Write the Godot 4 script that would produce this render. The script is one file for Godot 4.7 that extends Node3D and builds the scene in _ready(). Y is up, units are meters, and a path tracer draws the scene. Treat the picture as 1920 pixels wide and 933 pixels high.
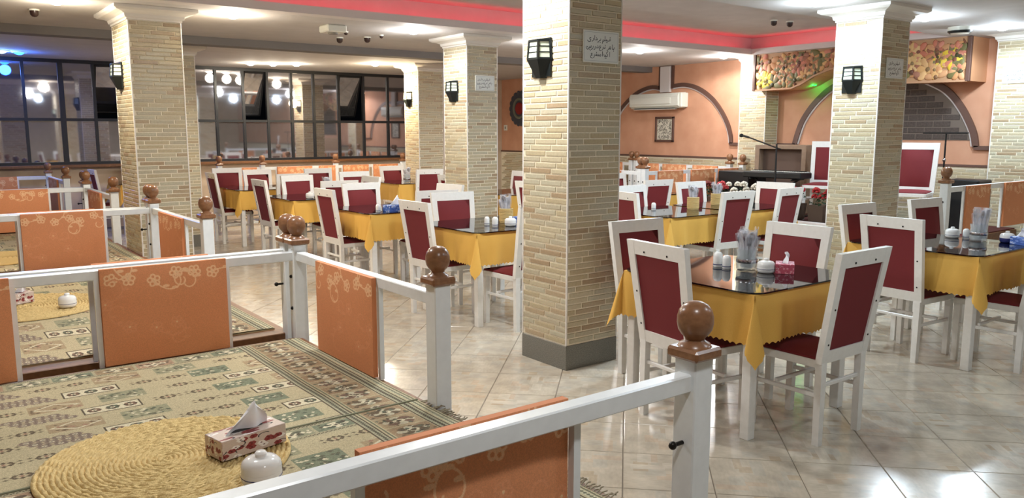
extends Node3D

# ---------------------------------------------------------------- mesh builder
class MB:
	var v := PackedVector3Array()
	var n := PackedVector3Array()
	var uv := PackedVector2Array()
	var col := PackedColorArray()
	var idx := PackedInt32Array()
	var t := Transform3D()
	var c := Color(1, 1, 1)
	func vert(p: Vector3, nn: Vector3, u := Vector2.ZERO) -> int:
		v.append(t * p)
		n.append((t.basis * nn).normalized())
		uv.append(u)
		col.append(c)
		return v.size() - 1
	func tri(a: Vector3, b: Vector3, d: Vector3, cen: Vector3) -> void:
		var nn := (b - a).cross(d - a)
		if nn.dot((a + b + d) / 3.0 - cen) < 0.0:
			var s := b; b = d; d = s
			nn = -nn
		if nn.length_squared() < 1e-18:
			return
		nn = nn.normalized()
		var i := vert(a, nn); vert(b, nn); vert(d, nn)
		idx.append_array([i, i + 2, i + 1])
	func quad(a: Vector3, b: Vector3, d: Vector3, e: Vector3, ua := Vector2(0, 1), ub := Vector2(1, 1), ud := Vector2(1, 0), ue := Vector2(0, 0)) -> void:
		# counter-clockwise seen from the front
		var nn := (b - a).cross(e - a)
		if nn.length_squared() < 1e-18:
			nn = (d - b).cross(e - b)
		nn = nn.normalized()
		var i := vert(a, nn, ua); vert(b, nn, ub); vert(d, nn, ud); vert(e, nn, ue)
		idx.append_array([i, i + 2, i + 1, i, i + 3, i + 2])
	func oq(a: Vector3, b: Vector3, d: Vector3, e: Vector3, cen: Vector3) -> void:
		if (b - a).cross(e - a).dot((a + b + d + e) / 4.0 - cen) < 0.0:
			quad(a, e, d, b)
		else:
			quad(a, b, d, e)
	func box(lo: Vector3, hi: Vector3, bev := 0.0) -> MB:
		var cen := (lo + hi) / 2.0
		var h := (hi - lo) / 2.0
		bev = minf(bev, minf(h.x, minf(h.y, h.z)) * 0.9)
		for a in 3:
			var b := (a + 1) % 3
			var d := (a + 2) % 3
			for s in [-1.0, 1.0]:
				var pts := []
				for k in [[-1, -1], [1, -1], [1, 1], [-1, 1]]:
					var p := Vector3()
					p[a] = s * h[a]
					p[b] = k[0] * (h[b] - bev)
					p[d] = k[1] * (h[d] - bev)
					pts.append(cen + p)
				oq(pts[0], pts[1], pts[2], pts[3], cen)
		if bev > 0.0:
			for a in 3:
				var b := (a + 1) % 3
				var d := (a + 2) % 3
				for sb in [-1.0, 1.0]:
					for sd in [-1.0, 1.0]:
						var q := []
						for sa in [-1.0, 1.0]:
							var p1 := Vector3(); var p2 := Vector3()
							p1[a] = sa * (h[a] - bev); p1[b] = sb * h[b]; p1[d] = sd * (h[d] - bev)
							p2[a] = sa * (h[a] - bev); p2[b] = sb * (h[b] - bev); p2[d] = sd * h[d]
							q.append(cen + p1); q.append(cen + p2)
						oq(q[0], q[1], q[3], q[2], cen)
			for sx in [-1.0, 1.0]:
				for sy in [-1.0, 1.0]:
					for sz in [-1.0, 1.0]:
						var g := Vector3(sx * h.x, sy * h.y, sz * h.z)
						tri(cen + g - Vector3(0, sy * bev, sz * bev), cen + g - Vector3(sx * bev, 0, sz * bev), cen + g - Vector3(sx * bev, sy * bev, 0), cen)
		return self
	# hexahedron between two quads (bottom a[4], top b[4])
	func hexa(a: Array, b: Array) -> MB:
		var cen := Vector3()
		for p in a + b:
			cen += p
		cen /= 8.0
		oq(a[0], a[1], a[2], a[3], cen)
		oq(b[0], b[1], b[2], b[3], cen)
		for i in 4:
			var j := (i + 1) % 4
			oq(a[i], a[j], b[j], b[i], cen)
		return self
	# bar of rectangular section between two points; w across, d along side direction
	func bar(p: Vector3, q: Vector3, sx: Vector3, sz: Vector3, sx2 := Vector3.ZERO, sz2 := Vector3.ZERO) -> MB:
		if sx2 == Vector3.ZERO:
			sx2 = sx
		if sz2 == Vector3.ZERO:
			sz2 = sz
		return hexa([p - sx - sz, p + sx - sz, p + sx + sz, p - sx + sz], [q - sx2 - sz2, q + sx2 - sz2, q + sx2 + sz2, q - sx2 + sz2])
	func lathe(prof: Array, seg := 24, full := TAU) -> MB:
		var ns := []
		for j in prof.size() - 1:
			var d: Vector2 = prof[j + 1] - prof[j]
			ns.append(Vector2(d.y, -d.x).normalized())
		for j in prof.size() - 1:
			var n0: Vector2 = ns[j]
			var n1: Vector2 = ns[j]
			if j > 0 and ns[j - 1].dot(ns[j]) > 0.6:
				n0 = (ns[j - 1] + ns[j]).normalized()
			if j < ns.size() - 1 and ns[j + 1].dot(ns[j]) > 0.6:
				n1 = (ns[j + 1] + ns[j]).normalized()
			var p0: Vector2 = prof[j]
			var p1: Vector2 = prof[j + 1]
			var base := v.size()
			for k in seg + 1:
				var a := full * k / seg
				var cs := cos(a); var sn := sin(a)
				vert(Vector3(p0.x * cs, p0.y, p0.x * sn), Vector3(n0.x * cs, n0.y, n0.x * sn), Vector2(float(k) / seg, p0.y))
				vert(Vector3(p1.x * cs, p1.y, p1.x * sn), Vector3(n1.x * cs, n1.y, n1.x * sn), Vector2(float(k) / seg, p1.y))
			for k in seg:
				var i := base + k * 2
				idx.append_array([i, i + 2, i + 1, i + 1, i + 2, i + 3])
		return self
	func tube(path: Array, r: float, seg := 8) -> MB:
		var rings := []
		var up := Vector3(0.31, 0.9, 0.27)
		for i in path.size():
			var d: Vector3 = (path[mini(i + 1, path.size() - 1)] - path[maxi(i - 1, 0)]).normalized()
			var s := d.cross(up).normalized()
			var u := s.cross(d).normalized()
			var ring := []
			for k in seg + 1:
				var a := TAU * k / seg
				var nn := s * cos(a) + u * sin(a)
				ring.append(vert(path[i] + nn * r, nn))
			rings.append(ring)
		for i in path.size() - 1:
			for k in seg:
				var a: int = rings[i][k]; var b: int = rings[i][k + 1]; var d: int = rings[i + 1][k]; var e: int = rings[i + 1][k + 1]
				idx.append_array([a, b, d, b, e, d])
		for e in [0, path.size() - 1]:
			var q: int = 1 if e == 0 else path.size() - 2
			var nn: Vector3 = (path[e] - path[q]).normalized()
			var cidx := vert(path[e], nn)
			for k in seg:
				if e == 0:
					idx.append_array([cidx, rings[e][k + 1], rings[e][k]])
				else:
					idx.append_array([cidx, rings[e][k], rings[e][k + 1]])
		return self
	# rows of points, smooth normals
	func grid(rows: Array, uvs := []) -> MB:
		var m := rows.size()
		var w: int = rows[0].size()
		var base := v.size()
		for i in m:
			for j in w:
				var di: Vector3 = rows[mini(i + 1, m - 1)][j] - rows[maxi(i - 1, 0)][j]
				var dj: Vector3 = rows[i][mini(j + 1, w - 1)] - rows[i][maxi(j - 1, 0)]
				var nn := dj.cross(di)
				if nn.length_squared() < 1e-16:
					nn = Vector3.UP
				vert(rows[i][j], nn.normalized(), uvs[i][j] if uvs else Vector2(float(j) / (w - 1), float(i) / (m - 1)))
		for i in m - 1:
			for j in w - 1:
				var a := base + i * w + j
				idx.append_array([a, a + w, a + 1, a + 1, a + w, a + w + 1])
		return self
	func ball(cen: Vector3, r: Vector3, seg := 12, rings := 8) -> MB:
		var base := v.size()
		for i in rings + 1:
			var th := PI * i / rings
			for j in seg + 1:
				var ph := TAU * j / seg
				var nn := Vector3(sin(th) * cos(ph), cos(th), sin(th) * sin(ph))
				vert(cen + nn * r, (nn / r).normalized())
		for i in rings:
			for j in seg:
				var a := base + i * (seg + 1) + j
				idx.append_array([a, a + seg + 1, a + 1, a + 1, a + seg + 1, a + seg + 2])
		return self
	# polygon in xy, extruded from z0 to z1
	func extrude(poly: PackedVector2Array, z0: float, z1: float) -> MB:
		var tr := Geometry2D.triangulate_polygon(poly)
		var mid := Vector3(0, 0, (z0 + z1) / 2.0)
		var i := 0
		while i < tr.size():
			for z in [z0, z1]:
				var a := Vector3(poly[tr[i]].x, poly[tr[i]].y, z)
				var b := Vector3(poly[tr[i + 1]].x, poly[tr[i + 1]].y, z)
				var d := Vector3(poly[tr[i + 2]].x, poly[tr[i + 2]].y, z)
				var cc := (a + b + d) / 3.0
				tri(a, b, d, Vector3(cc.x, cc.y, mid.z))
			i += 3
		var cw := Geometry2D.is_polygon_clockwise(poly)
		for k in poly.size():
			var p := poly[k]; var q := poly[(k + 1) % poly.size()]
			var a := Vector3(p.x, p.y, z0); var b := Vector3(q.x, q.y, z0); var d := Vector3(q.x, q.y, z1); var e := Vector3(p.x, p.y, z1)
			var out := Vector3(q.y - p.y, p.x - q.x, 0) * (-1.0 if cw else 1.0)
			oq(a, b, d, e, (a + d) / 2.0 - out)
		return self
	# flat moulding swept along a path in xy, width w, from z0 to z1
	func moulding(path: Array, w: float, z0: float, z1: float) -> MB:
		var o := []
		for i in path.size():
			var d: Vector2 = (path[mini(i + 1, path.size() - 1)] - path[maxi(i - 1, 0)]).normalized()
			o.append(Vector2(-d.y, d.x) * w / 2.0)
		for i in path.size() - 1:
			var a: Vector2 = path[i] - o[i]; var b: Vector2 = path[i] + o[i]; var d: Vector2 = path[i + 1] + o[i + 1]; var e: Vector2 = path[i + 1] - o[i + 1]
			hexa([Vector3(a.x, a.y, z0), Vector3(b.x, b.y, z0), Vector3(d.x, d.y, z0), Vector3(e.x, e.y, z0)], [Vector3(a.x, a.y, z1), Vector3(b.x, b.y, z1), Vector3(d.x, d.y, z1), Vector3(e.x, e.y, z1)])
		return self
	func mesh() -> ArrayMesh:
		var m := ArrayMesh.new()
		var arr := []
		arr.resize(Mesh.ARRAY_MAX)
		arr[Mesh.ARRAY_VERTEX] = v
		arr[Mesh.ARRAY_NORMAL] = n
		arr[Mesh.ARRAY_TEX_UV] = uv
		arr[Mesh.ARRAY_COLOR] = col
		arr[Mesh.ARRAY_INDEX] = idx
		m.add_surface_from_arrays(Mesh.PRIMITIVE_TRIANGLES, arr)
		return m

# ---------------------------------------------------------------- node helpers
var used := {}
var M := {}
var K := {}
var rng := RandomNumberGenerator.new()

func numbered(s: String) -> String:
	if not used.has(s):
		used[s] = 0
		return s
	used[s] += 1
	return "%s_%03d" % [s, used[s]]

func part(called: String, mesh: Mesh, mat: Material, parent: Node, at := Transform3D()) -> MeshInstance3D:
	var o := MeshInstance3D.new()
	o.name = called
	o.mesh = mesh
	o.material_override = mat
	o.transform = at
	o.cast_shadow = GeometryInstance3D.SHADOW_CASTING_SETTING_ON
	parent.add_child(o, true)
	return o

func tag(o: Node, label: String, category: String, group := "") -> Node:
	o.set_meta("label", label)
	o.set_meta("category", category)
	if group:
		o.set_meta("group", group)
	return o

func thing(called: String, label: String, category: String, at := Vector3.ZERO, turn := 0.0, group := "") -> Node3D:
	var o := Node3D.new()
	o.name = numbered(called)
	o.position = at
	o.rotation.y = turn
	add_child(o)
	tag(o, label, category, group)
	return o

func solid(called: String, mesh: Mesh, mat: Material, label: String, category: String, at := Vector3.ZERO, turn := 0.0, group := "") -> MeshInstance3D:
	var o := part(numbered(called), mesh, mat, self, Transform3D(Basis(Vector3.UP, turn), at))
	tag(o, label, category, group)
	return o

func struct(called: String, mesh: Mesh, mat: Material, parent: Node = self) -> MeshInstance3D:
	var o := part(called, mesh, mat, parent)
	if parent == self:
		o.set_meta("kind", "structure")
	return o

func bx(lo: Vector3, hi: Vector3, bev := 0.0) -> ArrayMesh:
	return MB.new().box(lo, hi, bev).mesh()

func at3(x: float, y: float, z: float) -> Transform3D:
	return Transform3D(Basis(), Vector3(x, y, z))

# ---------------------------------------------------------------- materials
func noise_tex(freq: float, ramp: Gradient, size := 256, normal := false, strength := 4.0, sd := 1) -> NoiseTexture2D:
	var f := FastNoiseLite.new()
	f.seed = sd
	f.frequency = freq
	f.fractal_octaves = 4
	var t := NoiseTexture2D.new()
	t.width = size
	t.height = size
	t.seamless = true
	t.noise = f
	if normal:
		t.as_normal_map = true
		t.bump_strength = strength
	elif ramp:
		t.color_ramp = ramp
	return t

func ramp2(a: Color, b: Color) -> Gradient:
	var g := Gradient.new()
	g.set_color(0, a)
	g.set_color(1, b)
	return g

func mat(c: Color, rough := 0.6, metal := 0.0, spec := 0.5) -> StandardMaterial3D:
	var m := StandardMaterial3D.new()
	m.albedo_color = c
	m.roughness = rough
	m.metallic = metal
	m.metallic_specular = spec
	return m

func grainy(a: Color, b: Color, rough: float, freq: float, scale: float, world := true, spec := 0.5) -> StandardMaterial3D:
	var m := mat(Color(1, 1, 1), rough, 0.0, spec)
	m.albedo_texture = noise_tex(freq, ramp2(a, b))
	m.uv1_triplanar = true
	m.uv1_world_triplanar = world
	m.uv1_scale = Vector3.ONE * scale
	return m

func textured(img: Image, rough := 0.8, repeat := false) -> StandardMaterial3D:
	var m := mat(Color(1, 1, 1), rough)
	m.albedo_texture = ImageTexture.create_from_image(img)
	m.texture_repeat = repeat
	return m

func glow(c: Color, e: float) -> StandardMaterial3D:
	var m := mat(c, 0.4)
	m.emission_enabled = true
	m.emission = c
	m.emission_energy_multiplier = e
	return m

func clear(c: Color, a: float, rough := 0.05) -> StandardMaterial3D:
	var m := mat(Color(c.r, c.g, c.b, a), rough)
	m.transparency = BaseMaterial3D.TRANSPARENCY_ALPHA
	return m

func disc(img: Image, x: float, y: float, r: float, c: Color) -> void:
	var w := img.get_width(); var h := img.get_height()
	for j in range(maxi(0, int(y - r)), mini(h, int(y + r) + 2)):
		for i in range(maxi(0, int(x - r)), mini(w, int(x + r) + 2)):
			if (i + 0.5 - x) ** 2 + (j + 0.5 - y) ** 2 <= r * r:
				img.set_pixel(i, j, c)

func stroke(img: Image, pts: Array, r: float, c: Color) -> void:
	for k in pts.size() - 1:
		var a: Vector2 = pts[k]; var b: Vector2 = pts[k + 1]
		var m := maxi(1, int(a.distance_to(b) / maxf(0.5, r * 0.6)))
		for s in m + 1:
			var p := a.lerp(b, float(s) / m)
			disc(img, p.x, p.y, r, c)

func dia(img: Image, cx: float, cy: float, rx: float, ry: float, c: Color, inner := 0.0) -> void:
	for j in range(maxi(0, int(cy - ry)), mini(img.get_height(), int(cy + ry) + 1)):
		for i in range(maxi(0, int(cx - rx)), mini(img.get_width(), int(cx + rx) + 1)):
			var d := absf(i - cx) / rx + absf(j - cy) / ry
			if d <= 1.0 and d >= inner:
				img.set_pixel(i, j, c)

func oval(img: Image, cx: float, cy: float, rx: float, ry: float, c: Color, inner := 0.0) -> void:
	for j in range(maxi(0, int(cy - ry)), mini(img.get_height(), int(cy + ry) + 1)):
		for i in range(maxi(0, int(cx - rx)), mini(img.get_width(), int(cx + rx) + 1)):
			var d := ((i - cx) / rx) ** 2 + ((j - cy) / ry) ** 2
			if d <= 1.0 and d >= inner:
				img.set_pixel(i, j, c)

func frame(img: Image, x: int, y: int, w: int, h: int, th: int, c: Color) -> void:
	img.fill_rect(Rect2i(x, y, w, th), c)
	img.fill_rect(Rect2i(x, y + h - th, w, th), c)
	img.fill_rect(Rect2i(x, y, th, h), c)
	img.fill_rect(Rect2i(x + w - th, y, th, h), c)

func speckle(img: Image, amount: float, sd: int) -> void:
	var r := RandomNumberGenerator.new()
	r.seed = sd
	for j in img.get_height():
		for i in img.get_width():
			var c := img.get_pixel(i, j)
			var k := 1.0 + r.randf_range(-amount, amount)
			img.set_pixel(i, j, Color(c.r * k, c.g * k, c.b * k, c.a))

func rug_image() -> Image:
	# a garden-panel carpet: right end border at x = W, far side border at y = 0
	var W := 1240; var H := 680
	var field := Color8(182, 169, 135)
	var img := Image.create(W, H, false, Image.FORMAT_RGB8)
	img.fill(field)
	var green := Color8(122, 128, 104); var dark := Color8(82, 72, 56); var brown := Color8(146, 120, 90); var pale := Color8(208, 198, 168); var rose := Color8(158, 124, 102)
	var r := RandomNumberGenerator.new()
	r.seed = 5
	var whole := Rect2i(0, 0, W, H)
	var sprinkle := func(x: int, y: int, w: int, h: int, n: int, cols: Array) -> void:
		for q in n:
			dia(img, x + 4 + r.randf() * (w - 8), y + 4 + r.randf() * (h - 8), r.randf_range(3, 7), r.randf_range(2, 5), cols[q % cols.size()])
	var rosette := func(x: float, y: float, rx: float, ry: float, a: Color, b: Color) -> void:
		for p in 8:
			var an := TAU * p / 8.0
			oval(img, x + cos(an) * rx * 0.62, y + sin(an) * ry * 0.62, rx * 0.36, ry * 0.36, a if p % 2 else b)
		oval(img, x, y, rx * 0.36, ry * 0.36, pale)
		dia(img, x, y, rx * 0.2, ry * 0.2, dark)
	# rows of motifs on the open field
	var y := 66
	var row := 0
	while y < H - 20:
		var x := -int(fmod(row * 67.0, 150.0))
		var k := row * 3
		while x < W - 170:
			match k % 6:
				0:
					img.fill_rect(Rect2i(x, y, 92, 50).intersection(whole), field.lerp(brown, 0.5))
					dia(img, x + 46, y + 25, 44, 23, pale, 0.80)
					sprinkle.call(x, y, 92, 50, 16, [brown.darkened(0.25), rose, dark.lerp(brown, 0.5)])
				1, 4:
					for q in 2:
						var mx := x + 30 + q * 60
						for p in 8:
							var an := TAU * p / 8.0
							dia(img, mx + cos(an) * 13, y + 24 + sin(an) * 8, 5, 4, dark.lerp(brown, 0.2))
						dia(img, mx, y + 24, 5, 4, rose)
						for s in [-1, 1]:
							for w in [-1, 1]:
								dia(img, mx + s * 23, y + 24 + w * 6, 5, 3, dark.lerp(field, 0.3))
				2:
					for q in 12:
						rosette.call(x + 52 + (q % 4 - 1.5) * 25 + (int(q / 4.0) - 1) * 12, y + 25 + (int(q / 4.0) - 1) * 15, 13, 9, Color8(120, 104, 92), Color8(142, 124, 106))
				3:
					img.fill_rect(Rect2i(x, y + 4, 104, 42).intersection(whole), pale)
					frame(img, maxi(0, x), y + 4, 104, 42, 3, dark)
					for q in 3:
						rosette.call(x + 20 + q * 32, y + 25, 13, 12, [rose.darkened(0.2), green.darkened(0.2), rose.darkened(0.2)][q], dark)
				5:
					img.fill_rect(Rect2i(x, y, 84, 50).intersection(whole), green if row % 2 else green.lerp(field, 0.45))
					sprinkle.call(x, y, 84, 50, 34, [pale, dark.lerp(green, 0.4), green.darkened(0.25)])
			x += 124
			k += 1 if row % 2 else 5
		y += 64
		row += 1
	# side border along the top edge: square panels
	img.fill_rect(Rect2i(0, 0, W, 60), field.lerp(green, 0.25))
	for q in 15:
		var x := q * 84 + 4
		var bg: Color = [green, brown.lerp(field, 0.3), rose.lerp(field, 0.3), green.lerp(field, 0.4)][q % 4]
		img.fill_rect(Rect2i(x, 12, 78, 36).intersection(whole), bg)
		rosette.call(x + 39, 30, 26, 15, bg.darkened(0.35), pale)
		sprinkle.call(x, 12, 78, 36, 12, [dark, bg.darkened(0.25), pale])
	for q in 310:
		img.fill_rect(Rect2i(q * 4, 4 + (q % 2) * 2, 3, 3), dark)
		img.fill_rect(Rect2i(q * 4, 51 + (q % 2) * 2, 3, 3), dark)
	img.fill_rect(Rect2i(0, 0, W, 2), green.darkened(0.2))
	# end border along the right edge
	var x0 := W - 158
	img.fill_rect(Rect2i(x0, 0, 158, H), field.lerp(Color8(172, 162, 128), 0.6))
	for b in [[0, 3, dark], [4, 12, green.lerp(pale, 0.5)], [17, 3, dark], [24, 3, dark.lerp(green, 0.5)], [114, 3, dark], [118, 14, green.lerp(pale, 0.45)], [133, 3, dark], [140, 10, pale.lerp(green, 0.3)], [152, 3, dark.lerp(green, 0.4)]]:
		img.fill_rect(Rect2i(x0 + b[0], 0, b[1], H), b[2])
	for q in int(H / 7.0):
		dia(img, x0 + 10, q * 7 + 3, 5, 4, dark.lerp(green, 0.3))
		dia(img, x0 + 125, q * 7 + 3, 5, 4, dark)
		dia(img, x0 + 145, q * 7 + 3, 3, 3, dark.lerp(green, 0.5))
	for q in int(H / 52.0) + 1:
		var yy := q * 52 + 2
		img.fill_rect(Rect2i(x0 + 30, yy, 82, 49).intersection(whole), brown.lerp(field, 0.45 if q % 2 else 0.2))
		rosette.call(x0 + 71, yy + 24, 34, 21, rose.darkened(0.25) if q % 2 else dark.lerp(brown, 0.4), pale.darkened(0.1))
		sprinkle.call(x0 + 30, yy, 82, 49, 18, [dark, green.darkened(0.2), brown.darkened(0.3)])
	speckle(img, 0.14, 3)
	return img

func cushion_image(sd: int) -> Image:
	var W := 320; var H := 256
	var img := Image.create(W, H, false, Image.FORMAT_RGB8)
	img.fill(Color8(220, 146, 100))
	var pale := Color8(240, 192, 148)
	var r := RandomNumberGenerator.new()
	r.seed = sd
	for q in 10:
		var x := 14.0 + (q % 6) * 54.0 + r.randf_range(-10, 10); var y := r.randf_range(14, 40) if q < 6 else r.randf_range(90, 220)
		var soft := pale if q < 6 else Color8(225, 152, 108)
		var a := r.randf_range(-0.4, 0.9) + (PI if q % 3 == 1 else 0.0); var turn := r.randf_range(0.07, 0.12) * (1 if q % 2 else -1)
		var pts := []
		for s in 30:
			pts.append(Vector2(x, y))
			x += cos(a) * 4.0; y += sin(a) * 4.0
			a += turn * (0.2 + s * 0.11)
		stroke(img, pts, 1.9, soft)
		# a blossom at the start and leaves on the way
		var b: Vector2 = pts[0]
		for p in 5:
			var an := TAU * p / 5.0 + q
			oval(img, b.x + cos(an) * 10, b.y + sin(an) * 10, 8, 8, soft, 0.2)
		disc(img, b.x, b.y, 2.4, Color8(236, 196, 150))
		for s in [8, 14]:
			var l: Vector2 = pts[s]
			oval(img, l.x + 7, l.y - 4, 9, 4, soft)
	speckle(img, 0.06, sd)
	return img

func sign_image() -> Image:
	var img := Image.create(256, 176, false, Image.FORMAT_RGB8)
	img.fill(Color8(226, 230, 226))
	var ink := Color8(46, 48, 52)
	frame(img, 5, 5, 246, 166, 2, Color8(170, 176, 176))
	var q := func(a: Array) -> void:
		var p := []
		for k in range(0, a.size(), 2):
			p.append(Vector2(a[k], a[k + 1]))
		stroke(img, p, 1.9, ink)
	var loop := func(x: float, y: float, rr: float) -> void:
		oval(img, x, y, rr + 1.5, rr + 1.5, ink, 0.35)
	var dot := func(x: float, y: float) -> void:
		dia(img, x, y, 3.2, 3.2, ink)
	# first line
	loop.call(192, 42, 5); q.call([192, 48, 180, 50, 168, 50, 166, 42, 165, 50, 154, 50, 154, 24, 153, 50, 146, 50])
	dot.call(192, 29); dot.call(164, 59); dot.call(171, 59)
	loop.call(141, 50, 5); q.call([137, 52, 134, 66])
	q.call([122, 41, 121, 50, 112, 50, 108, 58, 99, 62]); dot.call(118, 61)
	q.call([91, 36, 97, 48, 84, 50]); q.call([77, 25, 77, 50]); q.call([69, 41, 67, 53, 58, 60])
	q.call([50, 40, 42, 40, 41, 47, 50, 51, 47, 60, 34, 63, 25, 55])
	# second line
	q.call([224, 85, 222, 95, 210, 95, 210, 70]); dot.call(219, 105)
	loop.call(193, 88, 6); q.call([198, 95, 182, 95, 178, 101, 170, 106])
	q.call([156, 85, 155, 95, 148, 95]); dot.call(156, 76); loop.call(143, 91, 4); q.call([140, 94, 137, 103, 130, 106])
	q.call([124, 83, 116, 82, 114, 88, 123, 92, 112, 97, 112, 106, 124, 109])
	q.call([100, 81, 106, 93, 93, 95]); loop.call(85, 91, 4); q.call([82, 94, 79, 103, 72, 106]); q.call([68, 86, 66, 98, 58, 105])
	q.call([53, 85, 52, 95, 45, 95, 44, 87, 43, 95, 36, 95, 34, 104, 24, 107, 17, 99, 17, 90]); dot.call(52, 105); dot.call(40, 105); dot.call(46, 112); dot.call(25, 92)
	# third line
	q.call([190, 114, 190, 140]); q.call([178, 110, 166, 121, 175, 131, 173, 140, 160, 140, 159, 132, 158, 140, 150, 140, 146, 128]); dot.call(156, 150); dot.call(163, 150)
	q.call([136, 114, 136, 140])
	loop.call(120, 136, 5); q.call([124, 140, 108, 140]); loop.call(103, 136, 5); q.call([108, 140, 92, 140, 92, 130, 91, 140, 84, 140]); dot.call(92, 121)
	loop.call(80, 136, 4); q.call([77, 139, 75, 149, 68, 152]); q.call([62, 129, 54, 128, 52, 134, 61, 138, 50, 143, 50, 153, 62, 156])
	return img

func tile_image(sd: int) -> Image:
	var S := 192
	var img := Image.create(S, S, false, Image.FORMAT_RGB8)
	var r := RandomNumberGenerator.new()
	r.seed = sd
	var base := Color8(194, 184, 167)
	img.fill(base)
	var f := FastNoiseLite.new()
	f.seed = sd
	f.frequency = 0.012
	var g := FastNoiseLite.new()
	g.seed = sd + 9
	g.frequency = 0.09
	# faint stone blocks laid at random inside each tile
	for k in 9:
		var w := r.randi_range(30, 80); var h := r.randi_range(14, 34)
		if k % 2:
			var s := w; w = h; h = s
		var c: Color = [Color8(206, 198, 182), Color8(184, 167, 143), Color8(194, 176, 156), Color8(188, 182, 169)][r.randi() % 4]
		img.fill_rect(Rect2i(r.randi_range(-10, S - 20), r.randi_range(-10, S - 20), w, h).intersection(Rect2i(0, 0, S, S)), base.lerp(c, 0.75))
	for j in S:
		for i in S:
			var c := img.get_pixel(i, j)
			var k := 1.0 + f.get_noise_2d(i, j) * 0.10 + g.get_noise_2d(i * 0.35, j) * 0.045
			img.set_pixel(i, j, Color(c.r * k, c.g * k, c.b * k))
	return img

func print_image(base: Color, a: Color, b: Color, dark: Color, sd: int) -> Image:
	var img := Image.create(160, 96, false, Image.FORMAT_RGB8)
	img.fill(base)
	var r := RandomNumberGenerator.new()
	r.seed = sd
	for q in 26:
		var x := r.randf_range(0, 160); var y := r.randf_range(0, 96)
		var c: Color = [a, b, a, dark][q % 4]
		if q % 4 == 3:
			var pts := []
			var an := r.randf() * TAU
			for s in 12:
				pts.append(Vector2(x, y)); x += cos(an) * 3.5; y += sin(an) * 3.5; an += 0.24
			stroke(img, pts, 1.5, c)
		else:
			for p in 6:
				oval(img, x + cos(p * 1.05) * 6, y + sin(p * 1.05) * 6, 5, 5, c.lerp(base, 0.2 if p % 2 else 0.0))
			disc(img, x, y, 2.5, dark.lerp(a, 0.5))
	speckle(img, 0.05, sd)
	return img

func picture_image() -> Image:
	var img := Image.create(120, 130, false, Image.FORMAT_RGB8)
	img.fill(Color8(206, 200, 184))
	var r := RandomNumberGenerator.new()
	r.seed = 8
	for q in 150:
		var p := Vector2(r.randf_range(6, 112), r.randf_range(6, 122))
		var d := Vector2(8, 0).rotated(r.randf() * TAU)
		stroke(img, [p, p + d, p + d + d.orthogonal() * 0.7], 1.1, Color8(84, 78, 70))
	frame(img, 0, 0, 120, 130, 4, Color8(150, 138, 112))
	return img

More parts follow.
